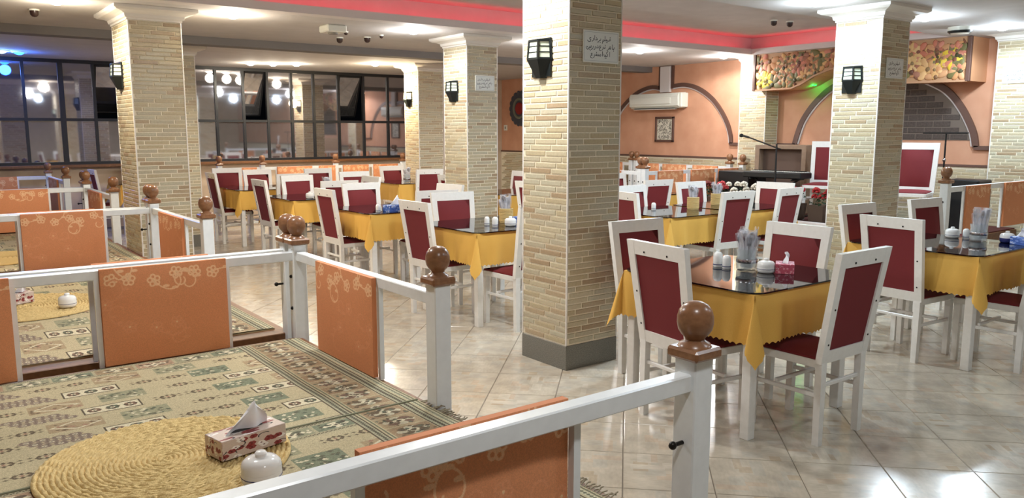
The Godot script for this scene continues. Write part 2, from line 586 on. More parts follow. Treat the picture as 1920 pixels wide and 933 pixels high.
func make_materials() -> void:
	M.paint = grainy(Color(0.90, 0.915, 0.92), Color(0.93, 0.945, 0.95), 0.26, 0.03, 2.0)
	M.chair_paint = grainy(Color(0.91, 0.905, 0.885), Color(0.94, 0.935, 0.92), 0.30, 0.03, 3.0, false)
	M.ceiling = grainy(Color(0.75, 0.73, 0.72), Color(0.79, 0.77, 0.76), 0.8, 0.02, 0.6)
	M.fascia = mat(Color(0.83, 0.80, 0.79), 0.7)
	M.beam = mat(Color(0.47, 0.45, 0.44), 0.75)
	M.moulding = mat(Color(0.90, 0.88, 0.85), 0.55)
	M.orange_wall = grainy(Color(0.78, 0.57, 0.45), Color(0.83, 0.63, 0.51), 0.75, 0.012, 0.7)
	M.plain_wall = grainy(Color(0.78, 0.70, 0.60), Color(0.83, 0.75, 0.66), 0.8, 0.02, 0.7)
	M.brown_trim = mat(Color(0.38, 0.27, 0.23), 0.5)
	M.grout = grainy(Color(0.88, 0.84, 0.74), Color(0.94, 0.90, 0.81), 0.7, 0.05, 4.0)
	M.granite = grainy(Color(0.34, 0.34, 0.32), Color(0.60, 0.59, 0.55), 0.3, 0.16, 3.0)
	M.burgundy = grainy(Color(0.41, 0.085, 0.11), Color(0.48, 0.115, 0.14), 0.75, 0.2, 6.0, false)
	M.screw = mat(Color(0.10, 0.09, 0.08), 0.4, 0.5)
	M.cloth = grainy(Color(0.85, 0.65, 0.29), Color(0.91, 0.73, 0.36), 0.8, 0.12, 7.0, false)
	M.cloth.normal_enabled = true
	M.cloth.normal_texture = noise_tex(0.22, null, 256, true, 2.5, 4)
	M.cloth.normal_scale = 0.5
	M.black_glass = mat(Color(0.03, 0.032, 0.042), 0.03, 0.0, 0.6)
	M.wood = grainy(Color(0.47, 0.32, 0.22), Color(0.60, 0.43, 0.30), 0.28, 0.035, 5.0, false)
	M.deck = grainy(Color(0.42, 0.27, 0.15), Color(0.52, 0.35, 0.2), 0.5, 0.03, 3.0)
	M.dark_metal = mat(Color(0.10, 0.12, 0.12), 0.35, 0.2)
	M.frosted = mat(Color(0.80, 0.84, 0.76), 0.35)
	M.frosted.subsurf_scatter_enabled = false
	M.frosted_lit = glow(Color(1.0, 0.93, 0.78), 6.0)
	M.window_glass = mat(Color(0.70, 0.70, 0.73), 0.035, 0.92, 0.5)
	M.window_frame = mat(Color(0.10, 0.105, 0.12), 0.4, 0.1)
	M.china = mat(Color(0.93, 0.93, 0.92), 0.12)
	M.china_blue = mat(Color(0.16, 0.19, 0.42), 0.15)
	M.tissue = mat(Color(0.95, 0.95, 0.96), 0.9)
	M.glass = clear(Color(0.85, 0.9, 0.9), 0.22, 0.03)
	M.sleeve = clear(Color(0.92, 0.93, 0.96), 0.24, 0.12)
	M.steel = mat(Color(0.72, 0.72, 0.74), 0.25, 1.0)
	M.black = mat(Color(0.045, 0.05, 0.06), 0.45)
	M.plastic_white = mat(Color(0.88, 0.88, 0.84), 0.35)
	M.vertex = mat(Color(1, 1, 1), 0.6)
	M.vertex.vertex_color_use_as_albedo = true
	M.brick_vertex = mat(Color(1, 1, 1), 0.28)
	M.brick_vertex.vertex_color_use_as_albedo = true
	M.peach = mat(Color(0.84, 0.62, 0.46), 0.7)
	M.box_wood = grainy(Color(0.55, 0.45, 0.37), Color(0.62, 0.52, 0.43), 0.55, 0.02, 2.0)
	M.pot = mat(Color(0.27, 0.20, 0.15), 0.7)
	M.leaf = mat(Color(0.10, 0.20, 0.08), 0.6)
	M.straw = grainy(Color(0.66, 0.52, 0.28), Color(1.0, 0.92, 0.70), 0.9, 0.16, 7.0, false)
	M.rug = textured(rug_image(), 0.95)
	M.rug_edge = mat(Color(0.62, 0.56, 0.42), 0.95)
	M.rug_binding = mat(Color(0.50, 0.50, 0.40), 0.95)
	M.fringe = mat(Color(0.60, 0.56, 0.47), 0.95)
	M.cushion = [textured(cushion_image(3), 0.7), textured(cushion_image(14), 0.7)]
	M.cushion_edge = mat(Color(0.83, 0.53, 0.35), 0.75)
	M.sign = textured(sign_image(), 0.25)
	M.picture = textured(picture_image(), 0.5)
	M.tiles = []
	for k in 3:
		var m := textured(tile_image(20 + k), 0.18)
		M.tiles.append(m)
	M.tile_joint = mat(Color(0.50, 0.46, 0.41), 0.85)
	M.tissue_red = textured(print_image(Color8(206, 188, 176), Color8(128, 30, 34), Color8(240, 236, 232), Color8(38, 36, 40), 2), 0.5, true)
	M.tissue_pink = textured(print_image(Color8(196, 84, 104), Color8(226, 150, 160), Color8(180, 60, 84), Color8(240, 220, 220), 5), 0.5, true)
	M.tissue_blue = textured(print_image(Color8(60, 96, 176), Color8(120, 150, 215), Color8(226, 230, 240), Color8(30, 50, 120), 6), 0.5, true)
	M.brick = []
	for c in [Color(0.74, 0.68, 0.55), Color(0.77, 0.72, 0.60), Color(0.71, 0.63, 0.51), Color(0.75, 0.72, 0.62), Color(0.67, 0.58, 0.46), Color(0.73, 0.69, 0.59)]:
		M.brick.append(grainy(c.darkened(0.06), c.lightened(0.06), 0.27, 0.06, 3.0))
	M.dark_brick = grainy(Color(0.27, 0.23, 0.21), Color(0.36, 0.31, 0.28), 0.8, 0.04, 3.0)
	M.dark_joint = mat(Color(0.44, 0.39, 0.35), 0.85)

# ---------------------------------------------------------------- lights
func bulb(x: float, y: float, z: float, c: Color, e: float, label: String, r := 0.075) -> void:
	var o := thing("downlight", label, "ceiling light", Vector3(x, y, z), 0.0, "round downlights in the ceiling")
	if not K.has("bulb"):
		K.bulb = MB.new().lathe([Vector2(0.0, -0.045), Vector2(0.03, -0.04), Vector2(0.055, -0.027), Vector2(0.07, -0.008), Vector2(0.072, 0.0)], 20).mesh()
		K.bulb_ring = MB.new().lathe([Vector2(0.072, -0.014), Vector2(0.09, -0.016), Vector2(0.105, -0.006), Vector2(0.105, 0.0)], 20).mesh()
	part("lamp_lens", K.bulb, glow(c, 9.0), o)
	part("trim_ring", K.bulb_ring, M.plastic_white, o)
	var l := SpotLight3D.new()
	l.name = "light"
	l.light_color = c
	l.light_energy = e
	l.light_size = 0.07
	l.spot_range = 30.0
	l.spot_attenuation = 2.0
	l.spot_angle = 86.0
	l.spot_angle_attenuation = 0.25
	l.shadow_enabled = true
	l.rotation = Vector3(-PI / 2, 0, 0)
	l.position = Vector3(0, -0.06, 0)
	o.add_child(l, true)
	# stray light of the bulging lens, which also reaches the ceiling
	var w := OmniLight3D.new()
	w.name = "stray_light"
	w.light_color = c
	w.light_energy = e * 0.20
	w.light_size = 0.08
	w.omni_range = 30.0
	w.omni_attenuation = 2.0
	w.shadow_enabled = true
	w.position = Vector3(0, -0.13, 0)
	o.add_child(w, true)

# ---------------------------------------------------------------- bricks and pillars
func brick_face(called_parent: Node, origin: Vector3, along: Vector3, outw: Vector3, length: float, y0: float, y1: float, budget: Array, sd: int, keep_lo: float, keep_hi: float, stuff: MB) -> void:
	var r := RandomNumberGenerator.new()
	r.seed = sd
	var pitch := 0.0381
	var i := 0
	var y := y0
	while y + pitch <= y1 + 0.001:
		var u := -0.218 + float(i % 4) * 0.0545 + 0.02
		while u < length:
			var a := maxf(u + 0.005, 0.005)
			var b := minf(u + 0.213, length - 0.005)
			u += 0.218
			if b - a < 0.02:
				continue
			var k := [0, 1, 3, 5, 0, 1, 2, 3, 5, 0, 1, 4, 2, 5][r.randi() % 14] as int
			var proud := 0.0045 + r.randf() * 0.0015
			var cen := origin + along * (a + b) / 2.0 + Vector3(0, y + pitch / 2.0, 0)
			var bs := Basis(along * (b - a), Vector3(0, pitch - 0.0080, 0), outw * proud)
			if budget[0] > 0 and y >= keep_lo and y <= keep_hi:
				budget[0] -= 1
				part("brick", K.brick, M.brick[k], called_parent, Transform3D(bs, cen))
			else:
				stuff.t = Transform3D(bs, cen)
				stuff.c = M.brick_linear[k]
				add_brick(stuff)
		y += pitch
		i += 1

func add_brick(m: MB) -> void:
	# unit brick: x and y from -0.5 to 0.5, back at z = 0, front at z = 1 with small chamfers
	var e := 0.5
	var f := Vector3(0.012, 0.10, 0.0)
	var a := [Vector3(-e, -e, 0), Vector3(e, -e, 0), Vector3(e, e, 0), Vector3(-e, e, 0)]
	var b := [Vector3(-e + f.x, -e + f.y, 1), Vector3(e - f.x, -e + f.y, 1), Vector3(e - f.x, e - f.y, 1), Vector3(-e + f.x, e - f.y, 1)]
	m.quad(b[0], b[1], b[2], b[3])
	for k in 4:
		var j := (k + 1) % 4
		m.quad(a[k], a[j], b[j], b[k])

func pillar(label: String, x0: float, z0: float, wx: float, wz: float, keep_lo: float, keep_hi: float, count: int, sd: int, top := 2.54, full := 2.655, sides := [0, 1, 2, 3]) -> Node3D:
	# near left corner of the two seen faces is at (x0, z0); it reaches to x0 + wx and z0 - wz
	var o := thing("brick_pillar", label, "pillar", Vector3(x0, 0, z0))
	part("core", bx(Vector3(0, 0, -wz), Vector3(wx, top, 0)), M.grout, o)
	part("granite_base", bx(Vector3(-0.006, 0, -wz - 0.006), Vector3(wx + 0.006, 0.163, 0.006), 0.002), M.granite, o)
	var stuff := MB.new()
	var budget := [count]
	var B := [[Vector3(0, 0, -wz), Vector3(0, 0, 1), Vector3(-1, 0, 0), wz], [Vector3(0, 0, 0), Vector3(1, 0, 0), Vector3(0, 0, 1), wx], [Vector3(wx, 0, 0), Vector3(0, 0, -1), Vector3(1, 0, 0), wz], [Vector3(wx, 0, -wz), Vector3(-1, 0, 0), Vector3(0, 0, -1), wx]]
	for k in sides:
		var bud: Array = budget if k < 2 else [0]
		if k == 0:
			budget[0] = int(count * wz / (wx + wz))
		elif k == 1:
			budget[0] += count - int(count * wz / (wx + wz))
		brick_face(o, B[k][0], B[k][1], B[k][2], B[k][3], 0.170, top - 0.004, bud, sd + k, keep_lo, keep_hi, stuff)
	if stuff.idx.size():
		var s := part("bricks", stuff.mesh(), M.brick_vertex, o)
		s.set_meta("kind", "stuff")
	# pale corner beads
	for p in [Vector3(0, 0, 0), Vector3(0, 0, -wz), Vector3(wx, 0, 0)]:
		part("corner_bead", bx(p + Vector3(-0.006, 0.166, -0.006), p + Vector3(0.006, top, 0.006), 0.002), M.moulding, o)
	# crown moulding
	var cr := MB.new()
	var prof := [[0.004, top - 0.004], [0.014, top], [0.014, top + 0.014], [0.028, top + 0.022], [0.034, top + 0.05], [0.06, top + 0.062], [0.105, top + 0.072], [0.13, top + 0.088], [0.13, full - 0.0005]]
	for k in prof.size() - 1:
		var e0: float = prof[k][0]; var e1: float = prof[k + 1][0]
		var y0: float = prof[k][1]; var y1: float = prof[k + 1][1]
		var a := [Vector3(-e0, y0, e0), Vector3(wx + e0, y0, e0), Vector3(wx + e0, y0, -wz - e0), Vector3(-e0, y0, -wz - e0)]
		var b := [Vector3(-e1, y1, e1), Vector3(wx + e1, y1, e1), Vector3(wx + e1, y1, -wz - e1), Vector3(-e1, y1, -wz - e1)]
		for q in 4:
			var j := (q + 1) % 4
			cr.oq(a[q], a[j], b[j], b[q], Vector3(wx / 2, y0 - 0.1, -wz / 2))
	part("crown_moulding", cr.mesh(), M.moulding, o)
	return o

func sconce(label: String, pos: Vector3, lit := false) -> void:
	# hangs on a face that looks towards -x; half hexagon in plan
	var o := thing("wall_sconce", label, "wall lamp", pos)
	o.scale = Vector3(1.15, 0.88, 1.12)
	if not K.has("sconce"):
		var plan := func(rr: float, y: float) -> Array:
			return [Vector3(0, y, rr), Vector3(-rr * 0.80, y, rr * 0.52), Vector3(-rr * 0.80, y, -rr * 0.52), Vector3(0, y, -rr)]
		var bot := MB.new()
		var a: Array = plan.call(0.038, -0.15); var b: Array = plan.call(0.094, -0.02); var c2: Array = plan.call(0.094, -0.008)
		bot.hexa(a, b); bot.hexa(b, c2)
		K.sconce_bottom = bot.mesh()
		var g0: Array = plan.call(0.086, -0.008); var g1: Array = plan.call(0.078, 0.115)
		K.sconce_panes = []
		for f in 3:
			for row in 3:
				var p := MB.new()
				var lo := row / 3.0 + 0.03; var hi := (row + 1) / 3.0 - 0.03
				var q := [g0[f].lerp(g1[f], lo), g0[f + 1].lerp(g1[f + 1], lo), g0[f + 1].lerp(g1[f + 1], hi), g0[f].lerp(g1[f], hi)]
				var outw: Vector3 = (q[0] + q[2]) / 2.0 * Vector3(1, 0, 1)
				if outw.length() < 0.01:
					outw = Vector3(-1, 0, 0)
				outw = outw.normalized() * 0.004
				p.hexa([q[0], q[1], q[2], q[3]], [q[0] - outw, q[1] - outw, q[2] - outw, q[3] - outw])
				K.sconce_panes.append(p.mesh())
		var fr := MB.new()
		for f in 4:
			fr.bar(g0[f], g1[f], Vector3(0.006, 0, 0), Vector3(0, 0, 0.006))
		for row in 4:
			for f in 3:
				var th := 0.007 if row == 3 else 0.003
				var p0: Vector3 = g0[f].lerp(g1[f], row / 3.0); var p1: Vector3 = g0[f + 1].lerp(g1[f + 1], row / 3.0)
				var d := (p1 - p0).normalized()
				fr.bar(p0, p1, Vector3(0, th, 0), d.cross(Vector3.UP) * th)
		K.sconce_frame = fr.mesh()
		K.sconce_back = bx(Vector3(-0.012, -0.14, -0.085), Vector3(0, 0.135, 0.085), 0.003)
	part("back_plate", K.sconce_back, M.dark_metal, o)
	part("lower_cup", K.sconce_bottom, M.dark_metal, o)
	part("cage", K.sconce_frame, M.dark_metal, o)
	for m in K.sconce_panes:
		part("lamp_pane", m, M.frosted_lit if lit else M.frosted, o)
	if lit:
		var l := OmniLight3D.new()
		l.name = "light"
		l.light_color = Color(1.0, 0.9, 0.72)
		l.light_energy = 0.7
		l.light_size = 0.08
		l.omni_range = 20.0
		l.omni_attenuation = 2.0
		l.shadow_enabled = true
		l.position = Vector3(-0.12, 0.06, 0)
		o.add_child(l, true)

func plaque(label: String, pos: Vector3, w: float, h: float, turn := 0.0) -> void:
	var o := thing("wall_plaque", label, "sign", pos, turn)
	part("board", bx(Vector3(-w / 2, -h / 2, 0), Vector3(w / 2, h / 2, 0.008), 0.002), M.plastic_white, o)
	var m := MB.new()
	m.quad(Vector3(-w / 2 + 0.006, -h / 2 + 0.006, 0.0085), Vector3(w / 2 - 0.006, -h / 2 + 0.006, 0.0085), Vector3(w / 2 - 0.006, h / 2 - 0.006, 0.0085), Vector3(-w / 2 + 0.006, h / 2 - 0.006, 0.0085))
	part("lettering", m.mesh(), M.sign, o)

# ---------------------------------------------------------------- chairs and tables
func chair_meshes() -> void:
	var st := MB.new()
	# back posts above the seat, leaning back; the back frame is top rail, two stiles and a low rail
	var z0 := 0.195; var z1 := 0.285
	var yb := 0.42; var yt := 0.98
	var zat := func(y: float) -> float: return lerpf(z0, z1, (y - yb) / (yt - yb))
	var xat := func(y: float) -> float: return lerpf(0.182, 0.200, (y - yb) / (yt - yb))
	for s in [-1.0, 1.0]:
		st.bar(Vector3(s * xat.call(yb), yb, z0), Vector3(s * xat.call(yt), yt, z1), Vector3(0.026, 0, 0), Vector3(0, 0.0, 0.017))
	for rr in [[0.905, 0.98, 0.0], [0.42, 0.485, 0.0]]:
		var a: float = rr[0]; var b: float = rr[1]
		st.hexa([Vector3(-xat.call(a) - 0.02, a, zat.call(a) - 0.016), Vector3(xat.call(a) + 0.02, a, zat.call(a) - 0.016), Vector3(xat.call(a) + 0.02, a, zat.call(a) + 0.016), Vector3(-xat.call(a) - 0.02, a, zat.call(a) + 0.016)],
			[Vector3(-xat.call(b) - 0.02, b, zat.call(b) - 0.016), Vector3(xat.call(b) + 0.02, b, zat.call(b) - 0.016), Vector3(xat.call(b) + 0.02, b, zat.call(b) + 0.016), Vector3(-xat.call(b) - 0.02, b, zat.call(b) + 0.016)])
	K.back_frame = st.mesh()
	var cu := MB.new()
	var a0 := 0.480; var a1 := 0.910
	cu.hexa([Vector3(-0.165, a0, zat.call(a0) - 0.012), Vector3(0.165, a0, zat.call(a0) - 0.012), Vector3(0.165, a0, zat.call(a0) + 0.008), Vector3(-0.165, a0, zat.call(a0) + 0.008)],
		[Vector3(-0.178, a1, zat.call(a1) - 0.012), Vector3(0.178, a1, zat.call(a1) - 0.012), Vector3(0.178, a1, zat.call(a1) + 0.008), Vector3(-0.178, a1, zat.call(a1) + 0.008)])
	# padded front
	var rows := []
	for i in 7:
		var row := []
		var y := lerpf(a0 + 0.004, a1 - 0.004, i / 6.0)
		for j in 7:
			var u := j / 6.0 * 2.0 - 1.0
			var w := lerpf(0.160, 0.173, i / 6.0)
			var puff := (1.0 - u ** 4) * (1.0 - (i / 3.0 - 1.0) ** 4)
			row.append(Vector3(-u * w, y, zat.call(y) - 0.012 - 0.022 * puff))
		rows.append(row)
	cu.grid(rows)
	K.back_cushion = cu.mesh()
	var sc := MB.new()
	for p in [[-0.09, 0.925], [0.09, 0.925], [-0.185, 0.70], [0.185, 0.70], [-0.178, 0.52], [0.178, 0.52]]:
		sc.ball(Vector3(p[0], p[1], zat.call(p[1]) + 0.017), Vector3(0.006, 0.006, 0.004), 8, 4)
	K.screws = sc.mesh()
	K.rear_leg = MB.new().bar(Vector3(0, 0.0, 0), Vector3(0, 0.43, 0), Vector3(0.018, 0, 0), Vector3(0, 0, 0.018), Vector3(0.022, 0, 0), Vector3(0, 0, 0.018)).mesh()
	K.front_leg = MB.new().bar(Vector3(0, 0.0, 0), Vector3(0, 0.40, 0), Vector3(0.017, 0, 0), Vector3(0, 0, 0.017), Vector3(0.020, 0, 0), Vector3(0, 0, 0.020)).mesh()
	var sf := MB.new()
	sf.box(Vector3(-0.195, 0.395, -0.225), Vector3(-0.168, 0.435, 0.18), 0.003)
	sf.box(Vector3(0.168, 0.395, -0.225), Vector3(0.195, 0.435, 0.18), 0.003)
	sf.box(Vector3(-0.195, 0.395, -0.225), Vector3(0.195, 0.435, -0.198), 0.003)
	K.seat_frame = sf.mesh()
	var se := MB.new()
	se.box(Vector3(-0.190, 0.430, -0.220), Vector3(0.190, 0.448, 0.178), 0.006)
	rows = []
	for i in 7:
		var row := []
		for j in 7:
			var u := j / 6.0 * 2.0 - 1.0; var w := i / 6.0 * 2.0 - 1.0
			row.append(Vector3(u * 0.184, 0.448 + 0.018 * (1.0 - u ** 4) * (1.0 - w ** 4), -0.021 + w * 0.193))
		rows.append(row)
	se.grid(rows)
	K.seat = se.mesh()
	K.side_stretcher = bx(Vector3(-0.008, 0.24, -0.19), Vector3(0.008, 0.262, 0.19), 0.003)
	K.cross_stretcher = bx(Vector3(-0.175, 0.262, -0.009), Vector3(0.175, 0.282, 0.009), 0.003)

func chair(label: String, top: Vector2, yaw_deg: float, group: String, base := 0.0) -> void:
	# placed by the middle of its top rail
	var turn := deg_to_rad(yaw_deg)
	var off := Basis(Vector3.UP, turn) * Vector3(0, 0, 0.285)
	var o := thing("dining_chair", label, "chair", Vector3(top.x - off.x, base, top.y - off.z), turn, group)
	part("back_frame", K.back_frame, M.chair_paint, o)
	part("backrest", K.back_cushion, M.burgundy, o)
	part("screws", K.screws, M.screw, o).set_meta("kind", "stuff")
	part("seat", K.seat, M.burgundy, o)
	part("seat_frame", K.seat_frame, M.chair_paint, o)
	for s in [-1.0, 1.0]:
		part("leg", K.rear_leg, M.chair_paint, o, at3(s * 0.178, 0, 0.195))
		part("leg", K.front_leg, M.chair_paint, o, at3(s * 0.172, 0, -0.200))
		part("stretcher", K.side_stretcher, M.chair_paint, o, at3(s * 0.174, 0, 0))
	part("stretcher", K.cross_stretcher, M.chair_paint, o, at3(0, 0, -0.06))
	part("stretcher", K.cross_stretcher, M.chair_paint, o, at3(0, 0.03, 0.19))

func rounded(w: float, d: float, r: float, seg := 8) -> PackedVector2Array:
	var p := PackedVector2Array()
	for k in 4:
		var cx := (w / 2 - r) * (1 if k == 0 or k == 3 else -1)
		var cy := (d / 2 - r) * (1 if k < 2 else -1)
		for s in seg + 1:
			var a := PI / 2 * (k + float(s) / seg)
			p.append(Vector2(cx + cos(a) * r, cy + sin(a) * r))
	return p

func table_meshes() -> void:
	var h := 0.45; var Y := 0.757; var over := 0.265
	var rows := []
	var ND := 7
	var cols := []
	# perimeter columns: each a list of points going down
	for side in 4:
		var bs := Basis(Vector3.UP, side * PI / 2)
		var m := 130
		for k in m:
			var u := -h + 2 * h * k / m
			var sc := 0.012 * absf(sin(u / 0.036 * PI))
			var colm := []
			for d in ND:
				var f := float(d) / (ND - 1)
				var l := (over - sc) * f
				var w := 0.010 * f * sin(u * 17.0 + side) + 0.006 * f * sin(u * 41.0 + side * 2.1) + 0.004 * minf(1.0, f * 6.0)
				colm.append(bs * Vector3(u, Y - l, h + w))
			cols.append(colm)
		var cn := 26
		for k in cn:
			var phi := PI / 2 * k / cn
			var rm := over / maxf(cos(phi), sin(phi)) - 0.012 * absf(sin(over * tan(minf(phi, PI / 2 - phi)) / 0.036 * PI))
			var colm := []
			for d in ND:
				var f := float(d) / (ND - 1)
				var rr := rm * f
				var o := 0.27 * sin(2 * phi) * rr + 0.004 * minf(1.0, f * 6.0)
				var l := 0.17 * sin(4 * phi) * rr
				var dir := Vector3(1, 0, 1).normalized(); var lat := Vector3(-1, 0, 1).normalized()
				var y := -sqrt(maxf(0.0, rr * rr - o * o * 0.9))
				colm.append(bs * (Vector3(h, Y + y, h) + dir * o + lat * l))
			cols.append(colm)
	cols.append(cols[0])
	for d in ND:
		var row := []
		for c in cols:
			row.append(c[d])
		rows.append(row)
	var cl := MB.new()
	cl.grid(rows)
	cl.quad(Vector3(-h, Y, h), Vector3(h, Y, h), Vector3(h, Y, -h), Vector3(-h, Y, -h))
	K.cloth = cl.mesh()
	var gl := MB.new()
	gl.t = Transform3D(Basis(Vector3.RIGHT, -PI / 2), Vector3(0, Y + 0.001, 0))
	gl.extrude(rounded(0.93, 0.93, 0.09), 0.0, 0.008)
	K.glass_top = gl.mesh()
	K.table_board = bx(Vector3(-0.44, 0.715, -0.44), Vector3(0.44, 0.754, 0.44), 0.004)
	K.table_leg = bx(Vector3(-0.027, 0, -0.027), Vector3(0.027, 0.716, 0.027), 0.003)
	K.table_apron = MB.new().box(Vector3(-0.40, 0.65, 0.395), Vector3(0.40, 0.716, 0.415)).box(Vector3(-0.40, 0.65, -0.415), Vector3(0.40, 0.716, -0.395)).box(Vector3(0.395, 0.65, -0.40), Vector3(0.415, 0.716, 0.40)).box(Vector3(-0.415, 0.65, -0.40), Vector3(-0.395, 0.716, 0.40)).mesh()

func table(where: String, x: float, z: float) -> void:
	# near left corner at (x, z)
	var p := Vector3(x + 0.45, 0, z - 0.45)
	var o := thing("dining_table", "white square dining table " + where, "table", p, 0.0, "dining tables")
	part("tabletop", K.table_board, M.chair_paint, o)
	part("apron", K.table_apron, M.chair_paint, o)
	for sx in [-1, 1]:
		for sz in [-1, 1]:
			part("leg", K.table_leg, M.chair_paint, o, at3(sx * 0.405, 0, sz * 0.405))
	solid("tablecloth", K.cloth, M.cloth, "yellow scalloped tablecloth on the table " + where, "tablecloth", p, 0.0, "yellow tablecloths")
	solid("glass_tabletop", K.glass_top, M.black_glass, "dark glass sheet on the table " + where, "glass sheet", p, 0.0, "dark glass sheets on the tables")

# ---------------------------------------------------------------- small table things
func shaker(label: String, x: float, y: float, z: float, s := 1.0) -> void:
	if not K.has("shaker"):
		K.shaker = MB.new().lathe([Vector2(0, 0), Vector2(0.022, 0), Vector2(0.024, 0.004), Vector2(0.023, 0.03), Vector2(0.0235, 0.05), Vector2(0.021, 0.062), Vector2(0.014, 0.071), Vector2(0, 0.074)], 20).mesh()
		K.shaker_line = MB.new().lathe([Vector2(0.0242, 0.010), Vector2(0.0246, 0.012), Vector2(0.0242, 0.014)], 20).mesh()
		K.shaker_hole = MB.new().ball(Vector3(0, 0.0735, 0), Vector3(0.003, 0.0015, 0.003), 6, 4).ball(Vector3(0.007, 0.0725, 0), Vector3(0.002, 0.0015, 0.002), 6, 4).mesh()
	var o := thing("salt_shaker", label, "shaker", Vector3(x, y, z), 0.0, "white salt and pepper shakers")
	o.scale = Vector3.ONE * s
	part("body", K.shaker, M.china, o)
	part("band", K.shaker_line, M.china_blue, o)
	part("holes", K.shaker_hole, M.screw, o)

func bowl(label: String, x: float, y: float, z: float, s := 1.0, blue := false) -> void:
	if not K.has("bowl"):
		K.bowl = MB.new().lathe([Vector2(0, 0), Vector2(0.038, 0), Vector2(0.044, 0.004), Vector2(0.0485, 0.014), Vector2(0.049, 0.030), Vector2(0.048, 0.034)], 28).mesh()
		K.bowl_lid = MB.new().lathe([Vector2(0.0485, 0.034), Vector2(0.0485, 0.046), Vector2(0.046, 0.056), Vector2(0.038, 0.064), Vector2(0.024, 0.068), Vector2(0.014, 0.0695), Vector2(0.013, 0.072), Vector2(0.015, 0.077), Vector2(0.011, 0.082), Vector2(0, 0.083)], 28).mesh()
		K.bowl_line = MB.new().lathe([Vector2(0.0486, 0.021), Vector2(0.0498, 0.0225), Vector2(0.0486, 0.024)], 28).mesh()
		K.bowl_mark = MB.new().tube([Vector3(0.0355, 0.038, 0.0335), Vector3(0.038, 0.045, 0.0305), Vector3(0.0408, 0.038, 0.0268), Vector3(0.043, 0.044, 0.023), Vector3(0.0452, 0.039, 0.0185), Vector3(0.0468, 0.044, 0.0138)], 0.0012, 5).mesh()
	var o := thing("sugar_bowl", label, "sugar bowl", Vector3(x, y, z), 0.5, "lidded sugar bowls")
	o.scale = Vector3.ONE * s
	part("bowl", K.bowl, M.china_blue if blue else M.china, o)
	var lid := part("lid", K.bowl_lid, M.china, o)
	part("handwritten_mark", K.bowl_mark, M.screw, lid)
	part("band", K.bowl_line, M.china_blue, o)

func tissue_box(label: String, x: float, y: float, z: float, turn: float, m: Material, sz := Vector3(0.25, 0.07, 0.115)) -> void:
	var o := thing("tissue_box", label, "tissue box", Vector3(x, y, z), turn, "printed paper tissue boxes")
	part("carton", bx(Vector3(-sz.x / 2, 0, -sz.z / 2), Vector3(sz.x / 2, sz.y, sz.z / 2), 0.002), m, o)
	var b := MB.new()
	var pl := []
	for k in 16:
		pl.append(Vector3(cos(TAU * k / 16) * sz.x * 0.27, sz.y + 0.0008, sin(TAU * k / 16) * 0.016))
	for k in 16:
		b.tri(Vector3(0, sz.y + 0.0008, 0), pl[k], pl[(k + 1) % 16], Vector3(0, 0, 0))
	part("slot", b.mesh(), M.screw, o)
	var rows := []
	for i in 9:
		var f := i / 8.0
		var row := []
		for j in 11:
			var u := j / 10.0 * 2 - 1
			var w := sz.x * lerpf(0.36, 0.03, f ** 1.6)
			row.append(Vector3(u * w + f * sz.x * 0.14, sz.y - 0.004 + f * minf(0.10, sz.x * 0.5) * (1.0 - 0.25 * u * u), 0.014 * sin(u * 5.0 + f * 2.0) * (1 - f * 0.4) + 0.020 * f * sin(f * 3.0)))
		rows.append(row)
	part("tissue", MB.new().grid(rows).mesh(), M.tissue, o)

